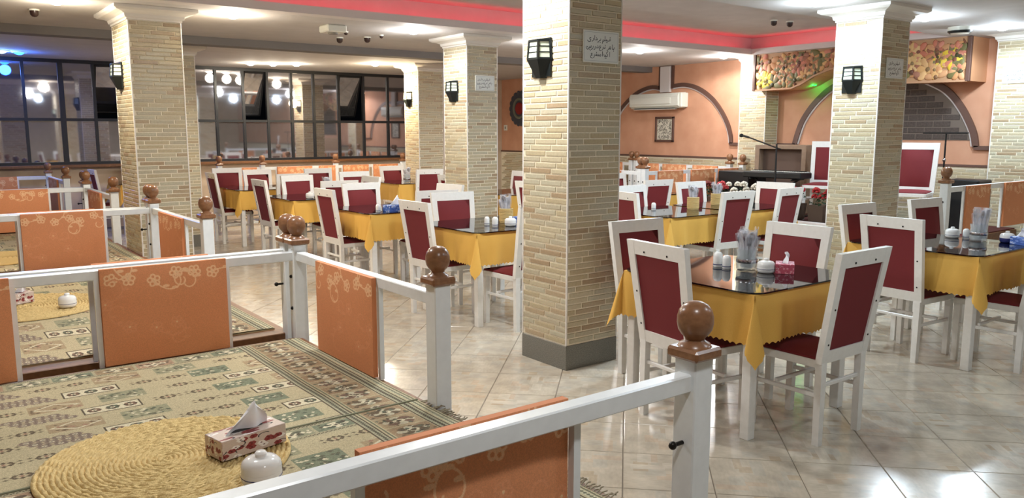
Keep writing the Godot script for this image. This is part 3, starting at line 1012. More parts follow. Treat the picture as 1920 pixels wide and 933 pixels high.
func cutlery_jar(where: String, x: float, y: float, z: float, count: int, sd: int, basket := false) -> void:
	var o := thing("cutlery_jar", ("woven rattan cup" if basket else "clear glass jar") + " of wrapped cutlery " + where, "jar", Vector3(x, y, z), 0.0, "jars of wrapped cutlery")
	o.scale = Vector3.ONE * 1.25
	if basket:
		var b := MB.new()
		for k in 9:
			b.t = at3(0, 0.006 + k * 0.010, 0)
			b.lathe([Vector2(0.045, 0.0), Vector2(0.050, 0.003), Vector2(0.050, 0.007), Vector2(0.045, 0.010)], 24)
		part("woven_wall", b.mesh(), M.straw, o)
		part("bottom", MB.new().lathe([Vector2(0, 0), Vector2(0.046, 0), Vector2(0.046, 0.006), Vector2(0, 0.006)], 24).mesh(), M.straw, o)
	else:
		if not K.has("jar"):
			K.jar = MB.new().lathe([Vector2(0, 0), Vector2(0.040, 0), Vector2(0.045, 0.005), Vector2(0.046, 0.03), Vector2(0.044, 0.075), Vector2(0.047, 0.098), Vector2(0.044, 0.098), Vector2(0.041, 0.075), Vector2(0.043, 0.03), Vector2(0.040, 0.008), Vector2(0, 0.008)], 28).mesh()
			K.jar_band = MB.new().lathe([Vector2(0.0464, 0.036), Vector2(0.0475, 0.040), Vector2(0.0475, 0.050), Vector2(0.0464, 0.054)], 28).mesh()
		part("glass", K.jar, M.glass, o)
		part("wire_band", K.jar_band, M.steel, o)
	if not K.has("spoon"):
		var s := MB.new()
		s.box(Vector3(-0.004, 0.0, -0.001), Vector3(0.004, 0.13, 0.001))
		s.ball(Vector3(0, 0.152, 0), Vector3(0.016, 0.026, 0.004), 12, 8)
		K.spoon = s.mesh()
		var f := MB.new()
		f.box(Vector3(-0.004, 0.0, -0.001), Vector3(0.004, 0.13, 0.001))
		f.box(Vector3(-0.012, 0.126, -0.001), Vector3(0.012, 0.142, 0.001))
		for k in 4:
			f.box(Vector3(-0.012 + k * 0.0067, 0.14, -0.001), Vector3(-0.0085 + k * 0.0067, 0.176, 0.001))
		K.fork = f.mesh()
		var sl := MB.new()
		var rows := []
		for i in 8:
			var row := []
			for j in 5:
				var u := j / 4.0 * 2 - 1
				row.append(Vector3(u * 0.023 * (0.8 + 0.2 * i / 7.0), i / 7.0 * 0.186, 0.0055 + 0.003 * sin(i * 1.7 + j)))
			rows.append(row)
		sl.grid(rows)
		rows = []
		for i in 8:
			var row := []
			for j in 5:
				var u := 1 - j / 4.0 * 2
				row.append(Vector3(u * 0.023 * (0.8 + 0.2 * i / 7.0), i / 7.0 * 0.186, -0.0055 - 0.003 * sin(i * 1.3 + j)))
			rows.append(row)
		sl.grid(rows)
		K.sleeve = sl.mesh()
	var r := RandomNumberGenerator.new()
	r.seed = sd
	for k in count:
		var a := TAU * k / count + r.randf() * 0.3
		var lean := 0.04 + r.randf() * 0.17
		var long := 1.0 + r.randf() * 0.28
		var t := thing("cutlery_pack", "clear-wrapped cutlery piece in the jar " + where, "cutlery", Vector3(x + cos(a) * 0.022, y + 0.014, z + sin(a) * 0.022), 0.0, "wrapped cutlery in the jar " + where)
		t.basis = (Basis(Vector3(sin(a), 0, -cos(a)), lean) * Basis(Vector3.UP, -a + PI / 2 + r.randf_range(-0.5, 0.5))).scaled_local(Vector3.ONE * long)
		part("spoon" if k % 2 else "fork", K.spoon if k % 2 else K.fork, M.steel, t)
		part("sleeve", K.sleeve, M.sleeve, t)

# ---------------------------------------------------------------- platforms and fences
func post_meshes() -> void:
	K.finial = MB.new().box(Vector3(-0.055, 0.0, -0.055), Vector3(0.055, 0.032, 0.055), 0.007).lathe([Vector2(0.047, 0.032), Vector2(0.043, 0.040), Vector2(0.032, 0.046), Vector2(0.027, 0.051), Vector2(0.029, 0.057), Vector2(0.038, 0.066), Vector2(0.047, 0.080), Vector2(0.0505, 0.097), Vector2(0.050, 0.116), Vector2(0.045, 0.134), Vector2(0.034, 0.148), Vector2(0.019, 0.156), Vector2(0, 0.159)], 28).mesh()
	K.bolt = MB.new().ball(Vector3.ZERO, Vector3(0.010, 0.010, 0.008), 10, 6).mesh()

func post(parent: Node, x: float, z: float, y0: float, top: float, bolts := false) -> void:
	var p := part("post", bx(Vector3(-0.038, 0, -0.038), Vector3(0.038, top - y0, 0.038), 0.004), M.paint, parent, at3(x, y0, z))
	part("finial", K.finial, M.wood, p, at3(0, top - y0, 0))
	if bolts:
		for yy in [0.18, 0.36]:
			part("bolt", K.bolt, M.screw, p, at3(-0.041, top - y0 - yy, 0))

func railx(parent: Node, xa: float, xb: float, z: float, y: float) -> void:
	part("rail", bx(Vector3(xa, y - 0.05, z - 0.024), Vector3(xb, y, z + 0.024), 0.004), M.paint, parent)

func railz(parent: Node, x: float, za: float, zb: float, y: float) -> void:
	part("rail", bx(Vector3(x - 0.024, y - 0.05, minf(za, zb)), Vector3(x + 0.024, y, maxf(za, zb)), 0.004), M.paint, parent)

func panel(parent: Node, a: Vector3, along: Vector3, length: float, height: float, outw: Vector3, k: int) -> void:
	# padded fabric panel; a is the lower corner of the face that looks along outw
	var th := 0.022
	var p := MB.new()
	p.hexa([a, a + along * length, a + along * length - outw * th, a - outw * th], [a + Vector3(0, height, 0), a + along * length + Vector3(0, height, 0), a + along * length + Vector3(0, height, 0) - outw * th, a + Vector3(0, height, 0) - outw * th])
	var o := part("back_panel", p.mesh(), M.cushion_edge, parent)
	for s in [1.0, -1.0]:
		var q := MB.new()
		var rows := []
		var uvs := []
		for i in 7:
			var row := []
			var ur := []
			for j in 9:
				var u := j / 8.0; var w := i / 6.0
				var puff := 0.008 * (1 - (2 * u - 1) ** 6) * (1 - (2 * w - 1) ** 6) + 0.0006
				var uu := u if s > 0 else 1 - u
				row.append(a + along * (length * uu) + Vector3(0, height * w, 0) + (outw * puff if s > 0 else -outw * (th + puff)))
				ur.append(Vector2(u, 1 - w))
			rows.append(row)
			uvs.append(ur)
		# orient the surface so that its normal looks outwards
		var d0: Vector3 = rows[0][1] - rows[0][0]
		if d0.cross(Vector3.UP).dot(outw * s) < 0:
			for i in rows.size():
				rows[i].reverse(); uvs[i].reverse()
		q.grid(rows, uvs)
		part("embroidered_cover", q.mesh(), M.cushion[k % 2], o)
	for e in [-0.012, length + 0.012]:
		var b: Vector3 = a + along * e - outw * (th + 0.012)
		part("upright_bar", bx(b + Vector3(-0.011, -0.01, -0.011), b + Vector3(0.011, height - 0.04, 0.011)), M.paint, parent)

func platform(label: String, zn: float, zm: float, zf: float, k: int) -> void:
	var o := thing("seating_platform", label, "platform", Vector3.ZERO, 0.0, "railed seating platforms in a row")
	var xr := 1.71; var xl := -1.15
	part("deck", bx(Vector3(xl, 0.34, zf), Vector3(xr, 0.40, zn), 0.004), M.deck, o)
	part("side_board", bx(Vector3(xr - 0.03, 0.05, zf + 0.05), Vector3(xr - 0.005, 0.34, zn - 0.05)), M.deck, o)
	part("side_board", bx(Vector3(xl + 0.05, 0.05, zn - 0.04), Vector3(xr - 0.05, 0.34, zn - 0.015)), M.deck, o)
	part("side_board", bx(Vector3(xl + 0.05, 0.05, zf + 0.015), Vector3(xr - 0.05, 0.34, zf + 0.04)), M.deck, o)
	for z in [zn, zm, zf]:
		post(o, xr, z, 0.0, 0.93, z == zf)
	part("long_bolt", MB.new().tube([Vector3(xr - 0.075, 0.69, zn), Vector3(xr - 0.036, 0.69, zn)], 0.006, 8).ball(Vector3(xr - 0.078, 0.69, zn), Vector3(0.012, 0.012, 0.012), 10, 6).mesh(), M.screw, o)
	for z in [zn, zf]:
		post(o, xl, z, 0.0, 0.93)
	railx(o, xl + 0.03, xr - 0.03, zn, 0.89)
	railx(o, xl + 0.03, xr - 0.03, zf, 0.89)
	railz(o, xr, zm - 0.03, zf + 0.03, 0.89)
	railz(o, xl, zn - 0.03, zf + 0.03, 0.89)
	for q in [[0.70, 0.57], [-0.28, 0.58]]:
		panel(o, Vector3(q[0], 0.415, zn - 0.048), Vector3(1, 0, 0), q[1], 0.478, Vector3(0, 0, -1), k)
		panel(o, Vector3(q[0], 0.415, zf + 0.048), Vector3(1, 0, 0), q[1] + 0.03, 0.478, Vector3(0, 0, 1), k + 1)
	panel(o, Vector3(xr - 0.048, 0.415, zm - 0.50), Vector3(0, 0, -1), zm - 0.50 - zf - 0.36, 0.470, Vector3(-1, 0, 0), k)

func rug(label: String, x0: float, x1: float, z0: float, z1: float, y: float, fringe: bool) -> void:
	# far edge z0, near edge z1 (z0 < z1)
	var o := thing("carpet", label, "carpet", Vector3(0, y, 0), 0.0, "patterned carpets on the platforms")
	var m := MB.new()
	var rows := []
	var uvs := []
	for i in 13:
		var row := []; var ur := []
		for j in 25:
			var u := j / 24.0; var w := i / 12.0
			row.append(Vector3(lerpf(x0, x1, u), 0.010 + 0.0025 * sin(u * 23.0 + w * 5.0) * sin(w * 14.0), lerpf(z0, z1, w)))
			ur.append(Vector2(u, w * minf(1.0, (z1 - z0) / 1.5)))
		rows.append(row); uvs.append(ur)
	m.grid(rows, uvs)
	part("pile", m.mesh(), M.rug, o)
	part("backing", bx(Vector3(x0, 0.0, z0), Vector3(x1, 0.0065, z1)), M.rug_edge, o)
	if fringe:
		part("edge_binding", MB.new().tube([Vector3(x0, 0.009, z0), Vector3(x1, 0.009, z0)], 0.0065, 8).mesh(), M.rug_binding, o)
		var f := MB.new()
		var r := RandomNumberGenerator.new()
		r.seed = 4
		var n := int((z1 - z0) / 0.012)
		for k in n:
			var z := z0 + 0.006 + k * 0.012
			var p := Vector3(x1 - 0.004, 0.006, z)
			var pts := [p]
			for s in 4:
				p += Vector3(0.009 + r.randf() * 0.006, r.randf_range(-0.004, 0.004), r.randf_range(-0.008, 0.008))
				p.y = maxf(p.y, 0.003)
				pts.append(p)
			f.tube(pts, 0.0026, 5)
		var g := part("fringe", f.mesh(), M.fringe, o)
		g.set_meta("kind", "stuff")

func straw_mat(label: String, x: float, y: float, z: float, R: float, detail := true) -> void:
	var m := MB.new()
	var rings := 24 if detail else 12
	var dr := R / rings
	var r := RandomNumberGenerator.new()
	r.seed = 12
	for k in rings:
		var rc := dr * (k + 0.5)
		var seg := clampi(int(rc * TAU / 0.012), 12, 240) if detail else 40
		var rows := []
		var ph := r.randf() * TAU
		for i in 5:
			var row := []
			var th := PI * i / 4.0
			for j in seg + 1:
				var a := TAU * j / seg
				var bump := 0.66 + 0.34 * sin(a * seg * 0.25 + ph + (PI if i % 2 else 0.0)) + r.randf_range(-0.35, 0.35) if detail else 1.0
				if j == seg or j == 0:
					bump = 0.8
				var rr := rc - cos(th) * dr * 0.53
				row.append(Vector3(cos(a) * rr, 0.003 + sin(th) * 0.013 * bump, sin(a) * rr))
			row.reverse()
			rows.append(row)
		m.grid(rows)
	m.lathe([Vector2(0, 0), Vector2(R, 0), Vector2(R, 0.003)], 48)
	solid("straw_mat", m.mesh(), M.straw, label, "mat", Vector3(x, y, z), 0.0, "round braided straw mats")

func fence(called: String, label: String, pts: Array, y0: float, top: float, panels: Array, outw: Vector3, k := 0) -> void:
	# straight fence through pts (posts), rails between; panels: [start, length] along the line from the first point
	var o := thing(called, label, "railing")
	for p in pts:
		post(o, p.x, p.y, y0, top, true)
	for i in pts.size() - 1:
		var a: Vector2 = pts[i]; var b: Vector2 = pts[i + 1]
		var d := (b - a).normalized()
		var s := Vector3(-d.y, 0, d.x) * 0.024
		a += d * 0.03; b -= d * 0.03
		part("rail", MB.new().bar(Vector3(a.x, top - 0.065, a.y), Vector3(b.x, top - 0.065, b.y), Vector3(0, 0.025, 0), s).mesh(), M.paint, o)
		part("rail", MB.new().bar(Vector3(a.x, y0 + 0.05, a.y), Vector3(b.x, y0 + 0.05, b.y), Vector3(0, 0.02, 0), s).mesh(), M.paint, o)
	var a0: Vector2 = pts[0]
	var dd: Vector2 = (pts[pts.size() - 1] - a0).normalized()
	for p in panels:
		var q: Vector2 = a0 + dd * float(p[0])
		panel(o, Vector3(q.x, top - 0.50, q.y) + outw * 0.048, Vector3(dd.x, 0, dd.y), p[1], 0.46, outw, k)

# ---------------------------------------------------------------- flowers
func flowers(label: String, x: float, y: float, z: float, c: Color, sd: int, long := false) -> void:
	var o := thing("flower_pot", label, "flower pot", Vector3(x, y, z))
	var w := 0.28 if long else 0.11
	part("pot", MB.new().hexa([Vector3(-0.09, 0, -w * 0.85), Vector3(0.09, 0, -w * 0.85), Vector3(0.09, 0, w * 0.85), Vector3(-0.09, 0, w * 0.85)], [Vector3(-0.11, 0.20, -w), Vector3(0.11, 0.20, -w), Vector3(0.11, 0.20, w), Vector3(-0.11, 0.20, w)]).mesh(), M.pot, o)
	var r := RandomNumberGenerator.new()
	r.seed = sd
	var lv := MB.new()
	for k in 60:
		var p := Vector3(r.randf_range(-0.12, 0.12), r.randf_range(0.19, 0.34), r.randf_range(-w, w))
		lv.t = Transform3D(Basis.from_euler(Vector3(r.randf() * TAU, r.randf() * TAU, r.randf() * TAU)), p)
		lv.hexa([Vector3(-0.004, 0, 0), Vector3(0, 0, -0.014), Vector3(0.004, 0.002, 0), Vector3(0, 0.001, 0.014)], [Vector3(0.03, 0.004, 0), Vector3(0.032, 0.004, -0.004), Vector3(0.034, 0.004, 0), Vector3(0.032, 0.004, 0.004)])
	var l := part("foliage", lv.mesh(), M.leaf, o)
	l.set_meta("kind", "stuff")
	if not K.has("blossom"):
		var b := MB.new()
		var rr := RandomNumberGenerator.new()
		rr.seed = 2
		for k in 22:
			var d := Vector3(rr.randf_range(-1, 1), rr.randf_range(-0.5, 1), rr.randf_range(-1, 1)).normalized()
			b.ball(d * 0.032, Vector3(0.016, 0.013, 0.016), 6, 4)
		K.blossom = b.mesh()
	var fm := mat(c, 0.7)
	for k in (9 if long else 5):
		var p := Vector3(r.randf_range(-0.08, 0.08), r.randf_range(0.28, 0.40), r.randf_range(-w, w))
		part("blossom", K.blossom, fm, o, Transform3D(Basis().scaled(Vector3.ONE * r.randf_range(0.8, 1.3)), p))

# ---------------------------------------------------------------- build
func _ready() -> void:
	rng.seed = 7
	# camera
	var cam := Camera3D.new()
	cam.name = "camera"
	cam.position = Vector3(0, 1.55, 0)
	cam.rotation_degrees = Vector3(-8.315, -36.947, 0)
	cam.fov = 34.392
	cam.near = 0.05
	cam.far = 100.0
	add_child(cam)
	cam.current = true
	var env := Environment.new()
	env.background_mode = Environment.BG_COLOR
	env.background_color = Color(0.012, 0.014, 0.02)
	env.tonemap_mode = Environment.TONE_MAPPER_LINEAR
	env.tonemap_exposure = 1.13
	env.sdfgi_enabled = true
	env.ssao_enabled = true
	env.ssil_enabled = true
	var we := WorldEnvironment.new()
	we.name = "environment"
	we.environment = env
	add_child(we)
	make_materials()
	var E := 2.0
	var warm := Color(1.0, 0.95, 0.86); var neutral := Color(0.98, 0.985, 0.985); var cool := Color(0.87, 0.945, 1.0)
	for a in [[1.15, -7.98, warm, 1.15, "downlight left of the brick pillar behind the seating platforms"], [2.63, -7.93, warm, 1.15, "downlight right of the crown of the left brick pillar"], [4.63, -7.97, neutral, 1.0, "downlight left of the crown of the pillar with the small plaque"], [6.45, -8.0, neutral, 1.0, "downlight hidden behind the large central pillar"], [8.28, -8.06, neutral, 1.0, "downlight just right of the central pillar above the wall air conditioner"], [9.85, -7.87, neutral, 1.0, "downlight above the corner of the stage canopy"],
		[6.42, -4.14, cool, 1.0, "large bright downlight touching the right pillar"], [8.1, -4.05, cool, 1.1, "downlight just behind the right pillar"], [9.49, -3.91, cool, 1.1, "bright downlight above the pillar at the right edge"], [4.85, -4.05, cool, 1.0, "downlight between the central and right pillars above the frame"], [2.75, -4.15, neutral, 1.05, "downlight by the bright face of the central pillar above the frame"], [0.9, -4.1, neutral, 1.0, "downlight over the near seating platform above the frame"],
		[1.0, -0.6, neutral, 0.6, "downlight over the aisle near the camera"], [3.4, -0.5, cool, 0.38, "downlight over the open floor near the camera"], [6.0, -0.5, cool, 0.38, "downlight over the open floor at the right"],
		[4.66, -13.3, warm, 0.55, "left of three downlights in front of the dark windows"], [5.0, -13.2, warm, 0.55, "middle of three downlights in front of the dark windows"], [5.32, -13.0, warm, 0.55, "right of three downlights in front of the dark windows"], [6.35, -12.2, warm, 0.9, "downlight left of the farthest brick pillar by the windows"]]:
		bulb(a[0], 2.655, a[1], a[2], E * a[3], a[4])
	bulb(1.2, 2.655, -13.3, Color(0.55, 0.75, 1.0), E * 0.4, "bluish white downlight at the far left in front of the windows")
	bulb(1.42, 2.655, -13.4, Color(0.15, 0.4, 1.0), E * 0.5, "blue downlight at the far left in front of the windows")

	# ------------------------------------------------ room shell
	var CH := 2.655
	var XL := -3.0; var XR := 10.55; var ZB := -14.4; var ZF := 3.0
	var fl := struct("floor", bx(Vector3(XL, -0.15, ZB), Vector3(XR, -0.004, ZF)), M.tile_joint)
	floor_tiles(fl)
	# ceiling: a soffit with a sunken field between the two rows of pillars
	var cl := MB.new()
	cl.box(Vector3(XL, CH, -4.68), Vector3(XR + 0.2, CH + 0.5, ZF))
	cl.box(Vector3(XL, CH, ZB - 0.1), Vector3(XR + 0.2, CH + 0.5, -7.62))
	cl.box(Vector3(10.15, CH, -7.62), Vector3(XR + 0.2, CH + 0.5, -4.68))
	cl.box(Vector3(XL, CH + 0.25, -7.62), Vector3(10.15, CH + 0.5, -4.68))
	struct("ceiling", cl.mesh(), M.ceiling)
	var t1 := struct("trim_1", MB.new().box(Vector3(XL, CH, -7.62), Vector3(9.98, CH + 0.02, -7.46)).box(Vector3(XL, CH, -7.475), Vector3(9.98, CH + 0.075, -7.455)).box(Vector3(9.96, CH, -7.62), Vector3(10.15, CH + 0.02, -4.68)).box(Vector3(9.955, CH, -7.475), Vector3(9.975, CH + 0.075, -4.68)).mesh(), M.fascia)
	t1.set_meta("label", "pale ledge of the ceiling cove")
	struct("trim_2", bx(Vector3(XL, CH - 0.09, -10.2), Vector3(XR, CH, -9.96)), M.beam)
	# red light strips lying on the ledge
	var red := Color(1.0, 0.17, 0.26)
	for s in [[Vector3(-2.9, CH + 0.025, -7.515), Vector3(9.9, CH + 0.035, -7.495), "red light strip on the far ledge of the ceiling cove"], [Vector3(10.0, CH + 0.025, -7.4), Vector3(10.02, CH + 0.035, -4.75), "red light strip on the right ledge of the ceiling cove"]]:
		var o := thing("red_light_strip", s[2], "light strip", (s[0] + s[1]) / 2.0)
		part("led_tube", bx(s[0] - o.position, s[1] - o.position), glow(red, 3.0), o)
		var al := AreaLight3D.new()
		al.name = "light"
		al.area_size = Vector2(maxf(s[1].x - s[0].x, s[1].z - s[0].z), 0.03)
		al.area_normalize_energy = true
		al.light_color = red
		al.light_energy = 0.85 if s[1].x - s[0].x > 1.0 else 0.2
		al.shadow_enabled = true
		al.basis = Basis(Vector3.UP, 0.0 if s[1].x - s[0].x > 1.0 else PI / 2) * Basis(Vector3.RIGHT, PI / 2)
		al.position = Vector3(0, 0.012, 0)
		o.add_child(al, true)
	# walls
	struct("wall_right", bx(Vector3(XR, 0, ZB - 0.2), Vector3(XR + 0.2, CH + 0.4, ZF)), M.orange_wall)
	struct("wall_left", bx(Vector3(XL - 0.2, 0, ZB - 0.2), Vector3(XL, CH + 0.4, ZF)), M.plain_wall)
	struct("wall_front", bx(Vector3(XL - 0.2, 0, ZF), Vector3(XR + 0.2, CH + 0.4, ZF + 0.2)), M.plain_wall)
	struct("wall_back", MB.new().box(Vector3(XL, 0, ZB - 0.2), Vector3(XR, 1.03, ZB)).box(Vector3(8.75, 1.03, ZB - 0.2), Vector3(XR, CH, ZB)).box(Vector3(XL, 1.03, ZB - 0.2), Vector3(-2.7, CH, ZB)).mesh(), M.plain_wall)
	windows(ZB)
	wainscot(XR)

	# ------------------------------------------------ pillars, lamps, plaques
	K.brick = null
	var ub := MB.new()
	add_brick(ub)
	K.brick = ub.mesh()
	M.brick_linear = []
	for c in [Color(0.74, 0.68, 0.55), Color(0.77, 0.72, 0.60), Color(0.71, 0.63, 0.51), Color(0.75, 0.72, 0.62), Color(0.67, 0.58, 0.46), Color(0.73, 0.69, 0.59)]:
		M.brick_linear.append(c.srgb_to_linear())
	pillar("large beige brick pillar in the middle with grey granite base", 3.347, -3.863, 0.445, 0.457, 0.16, 2.42, 300, 31)
	pillar("brick pillar with bright left face standing behind the seating platforms", 1.70, -7.96, 0.45, 0.66, 0.75, 2.54, 300, 41)
	pillar("tall brick pillar with small white plaque, left of the central pillar", 5.33, -7.96, 0.43, 0.497, 0.6, 2.54, 300, 51)
	pillar("whitish brick pillar with plaque at right, in front of the stage", 6.99, -3.863, 0.462, 0.4375, 0.55, 2.54, 300, 61)
	pillar("farthest brick pillar beside the dark windows with a lit lamp", 6.9, -11.75, 0.47, 0.46, 0.7, 2.54, 0, 71)
	pillar("brick pillar half hidden behind the left pillar", 2.74, -11.25, 0.45, 0.45, 0.7, 2.54, 0, 81)
	pillar("brick wall pier between the air conditioner wall and the stage", 10.25, -7.39, 0.298, 0.46, 0.9, 2.54, 0, 91, 2.58, 2.655, [0, 1, 3])
	pillar("pale brick wall pier at the right edge of the picture", 10.25, -3.81, 0.298, 0.44, 0.7, 2.54, 220, 101, 2.58, 2.655, [0, 1, 3])
	sconce("dark lantern lamp on the bright face of the central pillar", Vector3(3.341, 2.02, -4.115))
	sconce("small dark lantern lamp on the pillar left of the central one", Vector3(5.324, 2.03, -8.235))
	sconce("dark lantern lamp on the whitish pillar before the stage", Vector3(6.984, 2.02, -4.115))
	sconce("dark lantern lamp on the left pillar seen from the side", Vector3(1.694, 2.07, -8.36))
	sconce("lit white lantern lamp on the farthest pillar by the windows", Vector3(6.894, 2.09, -12.05), true)
	sconce("dark lantern lamp on the pillar half hidden behind the left one", Vector3(2.734, 2.07, -11.5))
	plaque("white plaque with three lines of Persian writing on the central pillar", Vector3(3.605, 2.08, -3.856), 0.31, 0.20)
	plaque("white plaque on the pillar left of the central one", Vector3(5.577, 2.113, -7.953), 0.277, 0.18)
	plaque("white plaque on the shaded face of the right pillar", Vector3(7.22, 2.112, -3.856), 0.29, 0.18)
	plaque("white plaque on the pier at the right edge", Vector3(10.243, 2.19, -4.03), 0.29, 0.19, -PI / 2)
	right_wall(XR)
	stage(XR)

	# ------------------------------------------------ platforms
	post_meshes()
	platform("nearest railed seating platform with orange panels and carpets", -1.43, -2.78, -4.27, 0)
	platform("second railed seating platform behind the nearest one", -4.40, -5.95, -7.50, 1)
	platform("third railed seating platform beside the left brick pillar", -7.625, -9.15, -10.72, 2)
	platform("farthest railed seating platform close to the windows", -10.84, -12.2, -13.85, 3)
	rug("beige carpet with green and brown panels at the far side of the nearest platform", -1.0, 1.675, -4.215, -2.84, 0.400, false)
	rug("fringed beige carpet lying at the near side of the nearest platform", -1.0, 1.655, -2.87, -1.52, 0.413, true)
	rug("beige carpet on the second platform", -1.0, 1.655, -7.4, -4.52, 0.400, false)
	rug("worn carpet on the third platform", -1.0, 1.655, -10.6, -7.72, 0.400, false)
	rug("carpet on the farthest platform", -1.0, 1.655, -13.7, -10.96, 0.400, false)
	straw_mat("large braided straw mat on the nearest carpet", 0.64, 0.424, -2.83, 0.41)
	straw_mat("braided straw mat on the second platform", 0.56, 0.412, -6.0, 0.44)
	straw_mat("straw mat on the third platform", 0.60, 0.412, -8.5, 0.44, false)
	tissue_box("flowery red and white tissue box lying on the nearest straw mat", 0.885, 0.440, -2.745, 0.21, M.tissue_red)
	bowl("white lidded sugar bowl at the edge of the nearest straw mat", 0.825, 0.440, -2.425, 1.3)
	tissue_box("small white and black tissue box on the second platform", 0.53, 0.428, -6.13, 0.5, M.tissue_red, Vector3(0.14, 0.07, 0.10))
	bowl("white sugar bowl on the straw mat of the second platform", 0.765, 0.428, -5.80, 1.1)
	solid("blue_cup", MB.new().lathe([Vector2(0, 0), Vector2(0.032, 0), Vector2(0.036, 0.01), Vector2(0.037, 0.07), Vector2(0.034, 0.075), Vector2(0.032, 0.07), Vector2(0.030, 0.012), Vector2(0, 0.010)], 24).mesh(), M.china_blue, "small dark blue cup on the third platform", "cup", Vector3(0.775, 0.428, -8.26))

	# ------------------------------------------------ tables and chairs
	chair_meshes()
	table_meshes()
	for a in [["nearest the camera, right of the central pillar", 3.27, -2.37], ["at the right edge of the picture", 5.41, -2.25], ["behind the nearest table, left half of a pair", 5.58, -5.0], ["behind the nearest table, right half of a pair", 6.60, -5.0], ["just left of the central pillar", 3.53, -5.15], ["second in the row left of the central pillar", 3.53, -6.95], ["third in the row left of the central pillar", 3.53, -8.87], ["last in the row left of the central pillar", 3.56, -10.81], ["in front of the farthest pillar", 5.93, -10.72], ["hidden behind the central pillar", 5.95, -8.0], ["far behind the pair of tables, near the wall", 7.05, -6.9]]:
		table(a[0], a[1], a[2])
	table("at the far left behind the platforms", 2.55, -13.1)
	var g := "white dining chairs with burgundy cushions"
	for a in [
		["white chair seen from behind, left of the nearest table", 3.05, -2.82, -97], ["white chair on the far side of the nearest table facing us", 3.79, -3.69, 177], ["white chair right of the nearest table with full red back cushion", 4.42, -2.9, 90], ["tall white chair in the foreground, back to us, at the nearest table", 3.70, -2.06, 0],
		["white chair seen from behind at the left end of the right-edge table", 5.28, -2.77, -94], ["white chair on the far side of the right-edge table, beside the pillar", 6.05, -3.46, 176], ["white chair on the far side of the right-edge table, right of the pillar", 6.98, -3.38, 174], ["white chair cut by the right edge of the picture", 5.84, -1.98, 2],
		["leaning white chair back to us at the left of the paired tables", 6.38, -4.86, -3], ["narrow white chair back to us at the right of the paired tables", 7.2, -4.84, 4], ["white chair at the left end of the paired tables, cut by the central pillar", 5.46, -5.5, -97], ["white chair facing us at the far left of the paired tables", 6.2, -6.12, 184], ["white chair facing us at the far side of the paired tables, by the cutlery", 7.2, -6.16, 176], ["white chair at the right end of the paired tables, beside the flower pots", 7.88, -5.5, 97],
		["white chair back to us at the table near the wall", 7.17, -6.62, -4], ["white chair beyond the table near the wall", 7.78, -8.05, 172],
		["white chair seen from behind, left of the table beside the central pillar", 3.33, -5.77, -88], ["white chair facing us across the table beside the central pillar", 4.13, -6.44, 174], ["white chair half hidden by the left edge of the central pillar", 3.90, -4.80, 2],
		["white chair back to us at the second table of the left row", 4.15, -6.74, -6], ["white chair left of the second table of the left row", 3.34, -7.58, -90], ["white chair facing us across the second table of the left row", 4.07, -8.24, 178], ["white chair right of the second table of the left row, by the pillar", 4.76, -7.45, 95],
		["white chair back to us at the third table of the left row", 4.05, -8.74, -6], ["white chair left of the third table of the left row", 3.36, -9.5, -90], ["white chair facing us across the third table of the left row", 4.1, -10.16, 184], ["white chair right of the third table of the left row", 4.78, -9.36, 92],
		["white chair back to us at the last table of the left row", 4.22, -10.60, -2], ["white chair left of the last table of the left row, seen edge on", 3.38, -11.45, -91], ["white chair facing us across the last table of the left row", 4.25, -12.08, 186], ["white chair standing by the railing under the windows", 4.05, -12.86, 176],
		["white chair between the rows, in front of the windows", 5.15, -11.9, 180], ["white chair between the rows, second from the windows", 5.16, -10.65, 176], ["white chair on the near side of the farthest pillar's table", 6.40, -10.6, -5], ["white chair beyond the farthest pillar's table", 6.5, -12.0, 182], ["white chair left of the table hidden by the pillars", 5.72, -9.0, -85], ["white chair beside the central pillar, at the hidden table", 5.75, -7.3, -80], ["white chair right of the hidden table, seen between the pillars", 7.18, -9.3, 90],
		["white chair facing us at the far left table", 3.0, -14.13, 180], ["white chair at the left side of the far left table", 2.25, -13.55, -88]]:
		chair(a[0], Vector2(a[1], a[2]), a[3], g)
	# things on the tables
	var ty := 0.766
	shaker("rounded white salt shaker on the nearest table", 3.765, ty, -2.995, 1.2)
	shaker("white pepper shaker standing beside the jar on the nearest table", 3.755, ty, -2.925, 1.05)
	cutlery_jar("on the nearest table", 3.80, ty, -2.82, 11, 3)
	bowl("white sugar bowl with blue bands on the nearest table", 3.815, ty, -2.70)
	tissue_box("small pink tissue box on the nearest table", 3.905, ty, -2.64, 0.6, M.tissue_pink, Vector3(0.13, 0.055, 0.10))
	bowl("white sugar bowl on the right-edge table", 6.20, ty, -2.78, 1.0)
	shaker("white shaker behind the jar on the right-edge table", 6.24, ty, -2.70)
	cutlery_jar("on the right-edge table", 6.16, ty, -2.58, 8, 6)
	bowl("dark blue sugar bowl with white lid on the right-edge table", 6.24, ty, -2.42, 1.0, true)
	tissue_box("dark blue tissue box at the right edge of the picture", 6.2, ty, -2.30, 1.2, M.tissue_blue, Vector3(0.13, 0.055, 0.10))
	shaker("smallest white shaker on the table beside the central pillar", 3.915, ty, -5.56, 0.95)
	shaker("white shaker with blue lines on the table beside the central pillar", 3.90, ty, -5.42, 1.1)
	bowl("white sugar bowl on the table beside the central pillar", 4.015, ty, -5.36)
	cutlery_jar("on the table beside the central pillar", 4.17, ty, -5.63, 8, 9, true)
	tissue_box("blue tissue box on the table beside the central pillar", 4.19, ty, -5.46, 0.4, M.tissue_blue, Vector3(0.13, 0.06, 0.10))
	tissue_box("blue and white tissue box on the second table of the left row", 3.86, ty, -7.07, 0.2, M.tissue_blue, Vector3(0.22, 0.065, 0.11))
